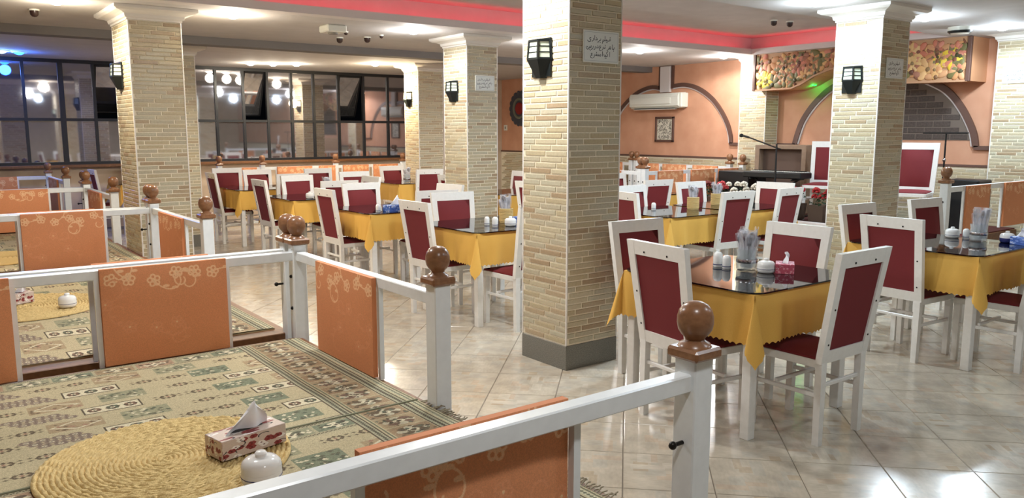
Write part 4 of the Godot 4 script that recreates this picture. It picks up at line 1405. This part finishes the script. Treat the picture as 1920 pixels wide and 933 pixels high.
	shaker("grey-white shaker beside the blue tissue box", 3.70, ty, -7.12)
	cutlery_jar("on the third table of the left row", 4.28, ty, -9.62, 6, 12)
	bowl("white sugar bowl on the third table of the left row", 3.80, ty, -9.03)
	cutlery_jar("on the left table of the pair", 6.42, ty, -5.45, 7, 15, true)
	shaker("white shaker on the left table of the pair", 6.02, ty, -5.62)
	cutlery_jar("on the right table of the pair", 7.0, ty, -5.62, 7, 18, true)
	cutlery_jar("on the table in front of the farthest pillar", 6.2, ty, -10.95, 5, 21)

	ceiling_things(CH)
	# ------------------------------------------------ far railings
	fence("railing", "white railing with orange panels in front of the dark windows", [Vector2(4.07, -13.3), Vector2(4.78, -13.3), Vector2(6.1, -13.3), Vector2(7.45, -13.3)], 0.0, 1.0, [[0.12, 0.48], [0.95, 0.62], [1.70, 0.30], [2.15, 0.5], [2.75, 0.5]], Vector3(0, 0, 1), 1)
	fence("railing", "white railing running from the aisle to the wall pier beside the stage", [Vector2(8.04, -7.68), Vector2(10.15, -7.68)], 0.0, 1.05, [[0.22, 0.5], [0.9, 0.5], [1.5, 0.45]], Vector3(0, 0, 1), 0)
	fence("railing", "white railing along the aisle seen right of the central pillar", [Vector2(8.04, -7.76), Vector2(8.04, -9.6)], 0.0, 1.05, [[0.35, 0.5], [1.1, 0.5]], Vector3(-1, 0, 0), 1)
	fence("railing", "white railing with orange panels along the air conditioner wall", [Vector2(10.25, -8.0), Vector2(10.25, -10.0)], 0.0, 1.05, [[0.2, 0.5], [0.85, 0.5], [1.45, 0.42]], Vector3(-1, 0, 0), 0)
	fence("railing", "white railing with double post below the air conditioner", [Vector2(10.25, -10.12), Vector2(10.25, -12.6)], 0.0, 1.05, [[0.2, 0.5], [0.85, 0.5], [1.6, 0.5]], Vector3(-1, 0, 0), 1)
	fence("railing", "white railing with orange panels beside the stage at the right edge", [Vector2(7.95, -3.66), Vector2(10.15, -3.66)], 0.0, 1.06, [[0.36, 0.50], [1.22, 0.55]], Vector3(0, 0, 1), 1)

func floor_tiles(fl: Node) -> void:
	var s := 0.4
	var list := []
	for i in range(-30, 40):
		for j in range(-30, 60):
			var p := 0.813 + (i + 0.5) * s; var q := 3.78 + (j + 0.5) * s
			var x := (p + q) / sqrt(2.0); var z := (p - q) / sqrt(2.0)
			if x < 1.2 or x > 10.2 or z < -14.1 or z > 2.6:
				continue
			if x < 1.75 and z > -14.0 and z < -1.3:
				continue
			list.append([Vector2(x, z).length() + (100.0 if z > -1.2 or atan2(x, -z) > 1.22 else 0.0), x, z, i, j])
	list.sort_custom(func(a, b): return a[0] < b[0])
	var m := MB.new()
	var h := s / 2 - 0.0018
	var top := Basis(Vector3.UP, PI / 4)
	var e := 0.0022
	var tm := func(b: MB) -> void:
		var a := [Vector3(-h, -0.004, h), Vector3(h, -0.004, h), Vector3(h, -0.004, -h), Vector3(-h, -0.004, -h)]
		var d := [Vector3(-h + e, 0, h - e), Vector3(h - e, 0, h - e), Vector3(h - e, 0, -h + e), Vector3(-h + e, 0, -h + e)]
		var u := [Vector2(0, 1), Vector2(1, 1), Vector2(1, 0), Vector2(0, 0)]
		b.quad(d[0], d[1], d[2], d[3], u[0], u[1], u[2], u[3])
		for k in 4:
			var j := (k + 1) % 4
			b.quad(a[k], a[j], d[j], d[k], u[k], u[j], u[j], u[k])
	tm.call(m)
	var mesh := m.mesh()
	var rest := [MB.new(), MB.new(), MB.new()]
	for n in list.size():
		var a: Array = list[n]
		var k: int = absi(a[3] * 7 + a[4] * 13) % 12
		var tr := Transform3D(Basis(Vector3.UP, PI / 4 + (k % 4) * PI / 2), Vector3(a[1], 0, a[2]))
		var mm: int = int(k / 4.0)
		if n < 300:
			part("tile", mesh, M.tiles[mm], fl, tr)
		else:
			rest[mm].t = tr
			tm.call(rest[mm])
	for k in 3:
		var o := part("tiles", rest[k].mesh(), M.tiles[k], fl)
		o.set_meta("kind", "stuff")

func windows(zb: float) -> void:
	var xs := [-2.7, -2.2, -1.7, -1.2, -0.75, -0.3, 0.15, 0.62, 1.09, 1.545, 2.05, 2.51, 2.97, 3.43, 3.9, 4.41, 4.885, 5.32, 5.77, 6.2, 6.70, 7.22, 7.75, 8.25, 8.75]
	var o := struct("window_1", bx(Vector3(xs[0], 1.03, zb - 0.06), Vector3(8.75, 1.075, zb + 0.05)), M.window_frame)
	o.set_meta("label", "row of dark window panes in black metal frames")
	part("head_rail", bx(Vector3(xs[0], 2.60, zb - 0.05), Vector3(8.75, 2.655, zb + 0.03)), M.window_frame, o)
	part("transom", bx(Vector3(xs[0], 1.71, zb - 0.04), Vector3(8.75, 1.755, zb + 0.02)), M.window_frame, o)
	for i in xs.size():
		var w := 0.036 if i == 10 else 0.021
		part("mullion", bx(Vector3(xs[i] - w, 1.07, zb - 0.045), Vector3(xs[i] + w, 2.605, zb + 0.025)), M.window_frame, o)
		if i == xs.size() - 1:
			break
		var a: float = xs[i] + 0.02; var b: float = xs[i + 1] - 0.02
		part("pane", bx(Vector3(a, 1.07, zb - 0.012), Vector3(b, 1.715, zb - 0.006)), M.window_glass, o)
		if i == 11 or i == 16 or i == 20:
			# a sash hung from the top, pushed open
			var s := part("open_sash", MB.new().box(Vector3(a, -0.845, -0.02), Vector3(a + 0.035, 0, 0.01)).box(Vector3(b - 0.035, -0.845, -0.02), Vector3(b, 0, 0.01)).box(Vector3(a, -0.845, -0.02), Vector3(b, -0.81, 0.01)).box(Vector3(a, -0.035, -0.02), Vector3(b, 0, 0.01)).mesh(), M.window_frame, o, Transform3D(Basis(Vector3.RIGHT, 0.42), Vector3(0, 2.60, zb)))
			part("pane", bx(Vector3(a + 0.03, -0.82, -0.008), Vector3(b - 0.03, -0.03, -0.003)), M.window_glass, s)
		else:
			part("pane", bx(Vector3(a, 1.75, zb - 0.012), Vector3(b, 2.605, zb - 0.006)), M.window_glass, o)
	struct("trim_3", bx(Vector3(-2.8, 0.99, zb - 0.02), Vector3(8.8, 1.032, zb + 0.16), 0.004), M.deck)

func wainscot(xr: float) -> void:
	# thin brick facing below the orange wall, capped with a brown strip
	var st := MB.new()
	var w := struct("wall_wainscot", bx(Vector3(xr - 0.012, 0, -14.4), Vector3(xr + 0.01, 1.115, 3.0)), M.grout)
	var r := RandomNumberGenerator.new()
	r.seed = 77
	var cs := [Color(0.74, 0.68, 0.55), Color(0.77, 0.72, 0.60), Color(0.71, 0.63, 0.51), Color(0.75, 0.72, 0.62)]
	var i := 0
	var y := 0.02
	while y < 1.08:
		var z := -14.38 + (i % 4) * 0.0545
		while z < -3.2:
			st.t = Transform3D(Basis(Vector3(0, 0, 0.21), Vector3(0, 0.0316, 0), Vector3(-0.005, 0, 0)), Vector3(xr - 0.012, y + 0.019, z + 0.109))
			st.c = (cs[r.randi() % 4] as Color).srgb_to_linear()
			add_brick(st)
			z += 0.218
		y += 0.0381
		i += 1
	var p := part("bricks", st.mesh(), M.brick_vertex, w)
	p.set_meta("kind", "stuff")
	struct("trim_4", bx(Vector3(xr - 0.03, 1.113, -14.4), Vector3(xr + 0.005, 1.142, 3.0), 0.003), M.brown_trim)

func right_wall(xr: float) -> void:
	# wall things are built in (z, y) coordinates and turned so that local +z looks along -x
	var tr := Transform3D(Basis(Vector3(0, 0, 1), Vector3.UP, Vector3(-1, 0, 0)), Vector3(xr, 0, 0))
	var v2 := func(a: Array) -> Array:
		var o := []
		for k in range(0, a.size(), 2):
			o.append(Vector2(a[k], a[k + 1]))
		return o
	var smooth := func(a: Array) -> Array:
		var o := []
		for i in a.size() - 1:
			var p0: Vector2 = a[maxi(i - 1, 0)]; var p1: Vector2 = a[i]; var p2: Vector2 = a[i + 1]; var p3: Vector2 = a[mini(i + 2, a.size() - 1)]
			for s in 5:
				o.append(p1.cubic_interpolate(p2, p0, p3, s / 5.0))
		o.append(a[a.size() - 1])
		return o
	var arch := thing("arch_moulding", "brown arch moulding around the air conditioner on the orange wall", "moulding", tr.origin)
	arch.basis = tr.basis
	var right: Array = smooth.call(v2.call([-9.46, 2.31, -9.2, 2.32, -8.92, 2.25, -8.64, 2.09, -8.44, 1.89, -8.30, 1.68, -8.23, 1.5, -8.21, 1.36]))
	var left: Array = smooth.call(v2.call([-9.76, 2.29, -9.97, 2.31, -10.26, 2.24, -10.51, 2.10, -10.71, 1.93, -10.85, 1.72, -10.93, 1.5, -10.95, 1.36]))
	for pth in [right, left]:
		part("curved_band", MB.new().moulding(pth, 0.065, 0.001, 0.03).mesh(), M.brown_trim, arch)
		var inner := []
		for p in pth:
			inner.append(p + (Vector2(-9.6, 1.6) - p).normalized() * 0.045)
		part("pale_bead", MB.new().moulding(inner, 0.02, 0.001, 0.018).mesh(), M.fascia, arch)
	part("foot_band", bx(Vector3(-8.24, 1.33, 0.001), Vector3(-7.86, 1.375, 0.03)), M.brown_trim, arch)
	part("foot_band", bx(Vector3(-11.3, 1.33, 0.001), Vector3(-10.92, 1.375, 0.03)), M.brown_trim, arch)
	part("straight_band", bx(Vector3(-9.78, 2.27, 0.001), Vector3(-9.73, 2.65, 0.03)), M.brown_trim, arch)
	part("straight_band", bx(Vector3(-9.50, 2.27, 0.001), Vector3(-9.45, 2.65, 0.03)), M.brown_trim, arch)
	var duct := solid("pipe_duct", bx(Vector3(-0.11, -0.22, 0), Vector3(0.11, 0.215, 0.06), 0.006), M.fascia, "pale pipe duct rising from the air conditioner to the ceiling", "duct", Vector3(xr, 2.43, -9.615))
	duct.basis = tr.basis
	# air conditioner
	var ac := thing("air_conditioner", "long white split air conditioner on the orange wall", "air conditioner", Vector3(xr, 2.07, -9.75))
	ac.basis = tr.basis
	part("casing", MB.new().extrude(PackedVector2Array([Vector2(0, -0.13), Vector2(0.13, -0.13), Vector2(0.19, -0.09), Vector2(0.20, 0.06), Vector2(0.17, 0.12), Vector2(0.0, 0.13)]), -0.56, 0.56).mesh(), M.plastic_white, ac, Transform3D(Basis(Vector3(0, 0, 1), Vector3.UP, Vector3(-1, 0, 0)), Vector3.ZERO))
	part("end_cap", bx(Vector3(0.56, -0.12, 0), Vector3(0.62, 0.12, 0.17), 0.01), M.plastic_white, ac)
	part("front_panel", bx(Vector3(-0.54, -0.06, 0.197), Vector3(0.40, 0.045, 0.206), 0.003), M.plastic_white, ac)
	part("air_outlet", bx(Vector3(-0.48, -0.138, 0.04), Vector3(0.46, -0.128, 0.15)), M.dark_metal, ac)
	part("louvre", bx(Vector3(-0.48, -0.150, 0.10), Vector3(0.46, -0.142, 0.17)), M.plastic_white, ac)
	# picture
	var pic := thing("framed_picture", "small framed script picture on the wall below the air conditioner", "picture", Vector3(xr, 1.585, -9.63))
	pic.basis = tr.basis
	var fr := MB.new()
	for q in [[-0.215, -0.215, -0.175, 0.215], [0.175, -0.215, 0.215, 0.215], [-0.215, -0.215, 0.215, -0.18], [-0.215, 0.18, 0.215, 0.215]]:
		fr.box(Vector3(q[0], q[1], 0.001), Vector3(q[2], q[3], 0.03), 0.005)
	part("frame", fr.mesh(), M.brown_trim, pic)
	var pm := MB.new()
	pm.quad(Vector3(-0.18, -0.185, 0.012), Vector3(0.18, -0.185, 0.012), Vector3(0.18, 0.185, 0.012), Vector3(-0.18, 0.185, 0.012))
	part("print", pm.mesh(), M.picture, pic)
	# medallion and socket in the far corner
	var md := thing("wall_medallion", "dark petal-edged medallion with red centre in the far corner", "wall ornament", Vector3(xr, 2.03, -13.72))
	md.basis = tr.basis
	var pb := MB.new()
	for k in 18:
		var a := TAU * k / 18
		pb.ball(Vector3(cos(a) * 0.31, sin(a) * 0.31, 0.02), Vector3(0.07, 0.07, 0.02), 10, 6)
	part("petals", pb.mesh(), mat(Color(0.27, 0.28, 0.32), 0.5), md)
	var dk := Transform3D(Basis(Vector3.RIGHT, PI / 2), Vector3.ZERO)
	part("plate", MB.new().lathe([Vector2(0.33, 0.0), Vector2(0.33, 0.03), Vector2(0.24, 0.045), Vector2(0.22, 0.035), Vector2(0, 0.035)], 32).mesh(), mat(Color(0.26, 0.27, 0.31), 0.45), md, dk)
	part("rim", MB.new().lathe([Vector2(0.22, 0.036), Vector2(0.22, 0.052), Vector2(0.18, 0.056), Vector2(0.17, 0.036)], 32).mesh(), mat(Color(0.45, 0.46, 0.40), 0.5), md, dk)
	part("red_centre", MB.new().lathe([Vector2(0.13, 0.036), Vector2(0.12, 0.055), Vector2(0.05, 0.065), Vector2(0, 0.066)], 24).mesh(), mat(Color(0.55, 0.10, 0.09), 0.5), md, dk)
	var so := thing("wall_socket", "white socket plate on the far orange wall", "socket", Vector3(xr, 1.63, -14.25))
	so.basis = tr.basis
	part("plate", bx(Vector3(-0.06, -0.06, 0), Vector3(0.06, 0.06, 0.012), 0.004), M.plastic_white, so)
	part("hole", bx(Vector3(-0.025, -0.025, 0.012), Vector3(0.025, 0.025, 0.0135)), mat(Color(0.6, 0.6, 0.58), 0.5), so)
	# arch behind the stage with a dark brick field
	var sa := thing("stage_arch", "brown arch moulding with dark brick field behind the stage", "moulding", tr.origin)
	sa.basis = tr.basis
	var full: Array = v2.call([-7.06, 1.36, -6.97, 1.65, -6.84, 1.86, -6.68, 2.03, -6.5, 2.16, -6.2, 2.28, -5.8, 2.33, -5.4, 2.28, -5.04, 2.13, -4.87, 2.01, -4.73, 1.84, -4.63, 1.67, -4.56, 1.51, -4.53, 1.36])
	var sm: Array = smooth.call(full)
	part("curved_band", MB.new().moulding(sm, 0.075, 0.001, 0.035).mesh(), M.brown_trim, sa)
	var inner2 := []
	for p in sm:
		inner2.append(p + (Vector2(-5.8, 1.5) - p).normalized() * 0.05)
	part("pale_bead", MB.new().moulding(inner2, 0.02, 0.001, 0.02).mesh(), M.fascia, sa)
	part("foot_band", bx(Vector3(-4.55, 1.325, 0.001), Vector3(-4.26, 1.375, 0.035)), M.brown_trim, sa)
	part("foot_band", bx(Vector3(-7.35, 1.325, 0.001), Vector3(-7.04, 1.375, 0.035)), M.brown_trim, sa)
	var fieldp := PackedVector2Array([Vector2(-5.95, 1.44), Vector2(-4.58, 1.44)])
	for i in range(sm.size() - 1, -1, -1):
		var p: Vector2 = sm[i]
		if p.x > -5.95 and p.y > 1.50:
			fieldp.append(p + (Vector2(-5.8, 1.5) - p).normalized() * 0.06)
	part("mortar_field", MB.new().extrude(fieldp, 0.001, 0.008).mesh(), M.dark_joint, sa)
	var iy := 0
	var y := 1.447
	while y < 2.25:
		var z := -5.94 + (0.11 if iy % 2 else 0.0)
		while z < -4.6:
			var ok := true
			for q in [Vector2(z + 0.01, y + 0.01), Vector2(z + 0.20, y + 0.01), Vector2(z + 0.20, y + 0.07), Vector2(z + 0.01, y + 0.07)]:
				if not Geometry2D.is_point_in_polygon(q, fieldp):
					ok = false
			if ok:
				part("brick", K.brick, M.dark_brick, sa, Transform3D(Basis(Vector3(0.208, 0, 0), Vector3(0, 0.070, 0), Vector3(0, 0, 0.006)), Vector3(z + 0.107, y + 0.036, 0.007)))
			z += 0.218
		y += 0.08
		iy += 1

func stage(xr: float) -> void:
	var tr := Transform3D(Basis(Vector3(0, 0, 1), Vector3.UP, Vector3(-1, 0, 0)), Vector3(0, 0, 0))
	# canopy
	var cp := thing("stage_canopy", "peach stage canopy with moulded floral front below the ceiling", "canopy", Vector3(xr, 0, 0))
	cp.basis = tr.basis
	var bot := [Vector2(-7.47, 2.14), Vector2(-6.85, 2.15), Vector2(-6.70, 2.20), Vector2(-6.48, 2.31), Vector2(-6.25, 2.38), Vector2(-6.0, 2.41), Vector2(-5.75, 2.39), Vector2(-5.50, 2.30), Vector2(-5.32, 2.19), Vector2(-5.20, 2.15), Vector2(-4.48, 2.14)]
	var poly := PackedVector2Array(bot)
	poly.append(Vector2(-4.48, 2.654)); poly.append(Vector2(-7.47, 2.654))
	part("body", MB.new().extrude(poly, 0.0, 0.47).mesh(), M.peach, cp)
	part("front_board", MB.new().extrude(poly, 0.471, 0.482).mesh(), mat(Color(0.70, 0.54, 0.40), 0.6), cp)
	for e in [-7.47, -4.48]:
		part("end_strip", bx(Vector3(e - 0.022, 2.135, 0.46), Vector3(e + 0.022, 2.65, 0.505), 0.003), M.brown_trim, cp)
	part("lower_strip", MB.new().moulding(bot, 0.022, 0.46, 0.50).mesh(), mat(Color(0.72, 0.55, 0.42), 0.6), cp)
	var fb := MB.new()
	var r := RandomNumberGenerator.new()
	r.seed = 21
	var pal := [Color8(196, 140, 92), Color8(170, 110, 74), Color8(208, 160, 104), Color8(150, 96, 72), Color8(112, 104, 62), Color8(196, 120, 96), Color8(214, 176, 120)]
	var inside := func(p: Vector2) -> bool: return Geometry2D.is_point_in_polygon(p, poly)
	for k in 100:
		var cz := r.randf_range(-7.40, -4.55); var cy := r.randf_range(2.18, 2.62)
		if not inside.call(Vector2(cz, cy)):
			continue
		var c: Color = pal[r.randi() % pal.size()]
		if absf(cz + 4.75) < 0.08 and absf(cy - 2.42) < 0.12 or cz < -7.25 and cy < 2.28:
			c = Color8(222, 190, 60)
		var n := r.randi_range(5, 7)
		var R := r.randf_range(0.085, 0.14)
		for p in n:
			var a := TAU * p / n + k
			var q := Vector2(cz + cos(a) * R * 0.7, cy + sin(a) * R * 0.7)
			if not inside.call(q + (q - Vector2(cz, cy)) * 0.8):
				continue
			fb.c = c.lightened(0.08 * (p % 2)).srgb_to_linear()
			fb.t = Transform3D(Basis(Vector3(0, 0, 1), a), Vector3(q.x, q.y, 0.484))
			fb.ball(Vector3.ZERO, Vector3(R * 0.62, R * 0.36, 0.016), 8, 5)
		fb.t = at3(cz, cy, 0.490)
		fb.c = c.darkened(0.35).srgb_to_linear()
		fb.ball(Vector3.ZERO, Vector3(R * 0.25, R * 0.25, 0.014), 8, 5)
	for k in 330:
		var p := Vector2(r.randf_range(-7.42, -4.52), r.randf_range(2.16, 2.64))
		if not inside.call(p + Vector2(0.06, 0.05)) or not inside.call(p - Vector2(0.06, 0.05)):
			continue
		fb.c = ([Color8(214, 172, 116), Color8(118, 110, 60), Color8(120, 72, 52), Color8(206, 150, 100)][k % 4] as Color).srgb_to_linear()
		fb.t = Transform3D(Basis(Vector3(0, 0, 1), r.randf() * TAU), Vector3(p.x, p.y, 0.483))
		fb.ball(Vector3.ZERO, Vector3(0.055, 0.014, 0.012), 8, 4)
	fb.t = Transform3D()
	var rel := part("floral_relief", fb.mesh(), M.vertex, cp)
	rel.set_meta("kind", "stuff")
	# green lamp under the canopy
	var gl := thing("green_spot_lamp", "small green spot lamp glowing under the canopy", "spot lamp", Vector3(10.44, 2.22, -6.72))
	part("lamp_glass", MB.new().ball(Vector3.ZERO, Vector3(0.035, 0.03, 0.035), 12, 8).mesh(), glow(Color(0.05, 1.0, 0.35), 6.0), gl)
	part("holder", MB.new().lathe([Vector2(0.0, 0.02), Vector2(0.03, 0.02), Vector2(0.03, 0.06), Vector2(0, 0.06)], 12).mesh(), M.dark_metal, gl)
	var l := OmniLight3D.new()
	l.name = "light"
	l.light_color = Color(0.05, 1.0, 0.35)
	l.light_energy = 0.10
	l.light_size = 0.03
	l.omni_range = 8.0
	l.omni_attenuation = 2.0
	l.shadow_enabled = true
	l.position = Vector3(-0.05, -0.02, 0)
	gl.add_child(l, true)
	# stage floor
	var sg := thing("stage", "low carpeted stage with pale front edge in front of the arch", "stage", Vector3(8.82, 0, -5.6))
	part("platform", bx(Vector3(0, 0, -1.9), Vector3(1.41, 0.43, 1.72)), M.deck, sg)
	part("front_edge", bx(Vector3(-0.03, 0.40, -1.9), Vector3(0.05, 0.45, 1.72), 0.004), M.fascia, sg)
	part("carpet", bx(Vector3(0.05, 0.43, -1.88), Vector3(1.41, 0.442, 1.70)), mat(Color(0.33, 0.14, 0.12), 0.95), sg)
	K.stage_y = 0.442
	chair_meshes()
	chair("white chair on the stage, right of the whitish pillar", Vector2(9.25, -4.60), 108, "white chairs on the stage", 0.442)
	chair("white chair on the stage, left of the whitish pillar", Vector2(9.62, -5.92), 108, "white chairs on the stage", 0.442)
	# wooden cabinet
	var cb := thing("loudspeaker_cabinet", "large brown wooden cabinet with open front at the back of the stage", "cabinet", Vector3(9.93, 0.442, -6.72), 0.2)
	var cbm := MB.new()
	cbm.box(Vector3(-0.34, 0.0, -0.36), Vector3(0.25, 0.04, 0.36)).box(Vector3(-0.34, 0.87, -0.36), Vector3(0.25, 0.92, 0.36)).box(Vector3(-0.34, 0.04, -0.36), Vector3(0.25, 0.87, -0.30)).box(Vector3(-0.34, 0.04, 0.30), Vector3(0.25, 0.87, 0.36)).box(Vector3(0.21, 0.04, -0.30), Vector3(0.25, 0.87, 0.30))
	part("case", cbm.mesh(), M.box_wood, cb)
	part("inner_board", bx(Vector3(-0.20, 0.04, -0.30), Vector3(-0.18, 0.87, 0.30)), mat(Color(0.42, 0.33, 0.28), 0.7), cb)
	# keyboard and its stand
	var kb := thing("electronic_keyboard", "black electronic keyboard on the stage", "keyboard", Vector3(9.25, 0.94, -6.45), PI / 2 + 0.1)
	part("case", bx(Vector3(-0.42, 0.0, -0.15), Vector3(0.42, 0.08, 0.15), 0.012), M.black, kb)
	part("white_keys", bx(Vector3(-0.39, 0.08, 0.02), Vector3(0.39, 0.088, 0.14)), M.plastic_white, kb)
	var bk := MB.new()
	for k in 24:
		bk.box(Vector3(-0.38 + k * 0.032, 0.088, 0.02), Vector3(-0.365 + k * 0.032, 0.096, 0.09))
	part("black_keys", bk.mesh(), M.black, kb)
	part("display_screen", bx(Vector3(-0.12, 0.08, -0.12), Vector3(0.12, 0.084, -0.03)), mat(Color(0.25, 0.30, 0.32), 0.2), kb)
	var ks := thing("keyboard_stand", "black crossed stand under the keyboard", "stand", Vector3(9.25, 0.442, -6.45), PI / 2 + 0.1)
	for s in [-1.0, 1.0]:
		part("crossed_leg", MB.new().tube([Vector3(s * 0.38, 0.012, 0.0 + s * 0.03), Vector3(-s * 0.30, 0.485, 0.0 + s * 0.03)], 0.014, 8).mesh(), M.black, ks)
		part("foot_bar", MB.new().tube([Vector3(s * 0.38, 0.012, -0.2), Vector3(s * 0.38, 0.012, 0.2)], 0.012, 8).mesh(), M.black, ks)
		part("top_bar", MB.new().tube([Vector3(s * 0.30, 0.485, -0.16), Vector3(s * 0.30, 0.485, 0.16)], 0.012, 8).mesh(), M.black, ks)
	# amplifier on the left of the keyboard
	var am := thing("mixer_case", "black equipment case with knobs beside the railing of the stage", "amplifier", Vector3(9.42, 0.442, -7.13), PI / 2)
	part("case", bx(Vector3(-0.26, 0, -0.2), Vector3(0.26, 0.56, 0.2), 0.01), M.black, am)
	for k in 5:
		part("knob", MB.new().ball(Vector3(-0.18 + k * 0.09, 0.47, 0.20), Vector3(0.018, 0.018, 0.015), 10, 6).mesh(), M.steel, am)
	# microphone stands
	var ms := thing("microphone_stand", "black microphone stand with boom reaching left before the cabinet", "microphone stand", Vector3(8.98, 0.442, -6.28))
	part("pole", MB.new().tube([Vector3(0, 0.02, 0), Vector3(0, 0.95, 0)], 0.012, 8).mesh(), M.black, ms)
	part("base", MB.new().lathe([Vector2(0.11, 0), Vector2(0.11, 0.015), Vector2(0.03, 0.03), Vector2(0, 0.03)], 20).mesh(), M.black, ms)
	part("boom", MB.new().tube([Vector3(0.02, 0.88, 0.05), Vector3(-0.02, 1.03, -0.42)], 0.009, 8).mesh(), M.black, ms)
	part("microphone", MB.new().tube([Vector3(-0.02, 1.03, -0.42), Vector3(-0.03, 1.05, -0.50)], 0.014, 8).ball(Vector3(-0.032, 1.055, -0.53), Vector3(0.026, 0.026, 0.028), 12, 8).mesh(), M.black, ms)
	var ts := thing("music_stand", "thin black stand with a flat cross bar at the right of the stage", "stand", Vector3(9.6, 0.442, -4.46))
	part("pole", MB.new().tube([Vector3(0, 0.02, 0), Vector3(0, 1.09, 0)], 0.010, 8).mesh(), M.black, ts)
	part("base", MB.new().lathe([Vector2(0.16, 0), Vector2(0.16, 0.012), Vector2(0.03, 0.03), Vector2(0, 0.03)], 20).mesh(), M.black, ts)
	part("cross_bar", bx(Vector3(-0.02, 1.08, -0.26), Vector3(0.02, 1.10, 0.24), 0.003), M.black, ts)
	part("clamp", MB.new().ball(Vector3(0, 0.78, 0), Vector3(0.02, 0.025, 0.02), 10, 6).mesh(), M.steel, ts)
	# black loudspeaker behind the railing
	var lsp := thing("loudspeaker", "black loudspeaker behind the railing at the right of the stage", "loudspeaker", Vector3(9.45, 0.442, -4.12), PI / 2)
	part("cabinet", bx(Vector3(-0.19, 0, -0.16), Vector3(0.19, 0.58, 0.16), 0.012), M.black, lsp)
	part("grille", bx(Vector3(-0.17, 0.02, -0.172), Vector3(0.17, 0.56, -0.16)), mat(Color(0.03, 0.035, 0.045), 0.7), lsp)
	# flowers along the stage
	flowers("brown pot of red and white flowers at the stage edge beside the whitish pillar", 8.98, 0.452, -5.62, Color(0.62, 0.10, 0.11), 4)
	flowers("long pot of white flowers at the stage edge, middle of the row", 8.98, 0.452, -6.76, Color(0.90, 0.88, 0.82), 6, true)
	flowers("pot of red flowers right of the white ones", 8.98, 0.452, -5.98, Color(0.66, 0.09, 0.16), 8)
	flowers("pot of pink flowers left of the white ones", 8.98, 0.452, -7.17, Color(0.78, 0.28, 0.30), 11)
	flowers("pot of dark red flowers at the left end of the stage edge", 8.98, 0.452, -7.40, Color(0.40, 0.10, 0.08), 13)
	flowers("pot of red flowers seen under the stage chair right of the pillar", 9.0, 0.452, -4.9, Color(0.62, 0.12, 0.12), 17)

func ceiling_things(ch: float) -> void:
	var vb := thing("ceiling_sensor_box", "white square box fixed to the ceiling left of the second pillar", "ceiling unit", Vector3(3.74, ch, -8.12))
	part("housing", bx(Vector3(-0.11, -0.075, -0.11), Vector3(0.11, 0, 0.11), 0.012), M.plastic_white, vb)
	part("grille", MB.new().lathe([Vector2(0, -0.092), Vector2(0.05, -0.09), Vector2(0.055, -0.075)], 20).mesh(), mat(Color(0.5, 0.48, 0.45), 0.5), vb)
	var sd := thing("smoke_detector", "round white detector on the ceiling right of the whitish pillar", "detector", Vector3(9.17, ch, -4.2))
	part("housing", MB.new().lathe([Vector2(0, -0.07), Vector2(0.09, -0.068), Vector2(0.115, -0.05), Vector2(0.12, 0)], 24).mesh(), M.plastic_white, sd)
	part("vent_ring", MB.new().lathe([Vector2(0.10, -0.066), Vector2(0.121, -0.048), Vector2(0.121, -0.040)], 24).mesh(), M.dark_metal, sd)
	var k := 0
	for p in [["brown ceiling camera under the white box", 4.26, ch, -9.07], ["tiny dark ceiling camera beside the white box", 4.07, ch, -8.5], ["brown ceiling camera left of the second pillar", 4.5, ch, -8.83], ["tiny dark ceiling fitting nearest the second pillar", 4.54, ch, -8.55], ["left of two small fittings on the sunken ceiling near the stage", 8.55, ch + 0.225, -6.1], ["right of two small fittings on the sunken ceiling near the stage", 8.8, ch + 0.225, -6.05], ["dark ceiling camera at the top left corner", 1.07, ch, -8.7]]:
		var o := thing("ceiling_camera", p[0], "camera", Vector3(p[1], p[2], p[3]))
		var s := 0.6 if k == 1 or k == 3 else 1.0
		part("mount", MB.new().lathe([Vector2(0, -0.014), Vector2(0.045 * s, -0.014), Vector2(0.045 * s, 0)], 16).mesh(), M.plastic_white, o)
		part("dome", MB.new().lathe([Vector2(0, -0.07 * s), Vector2(0.02 * s, -0.066 * s), Vector2(0.034 * s, -0.05 * s), Vector2(0.038 * s, -0.014)], 16).mesh(), mat(Color(0.20, 0.13, 0.12), 0.3), o)
		k += 1
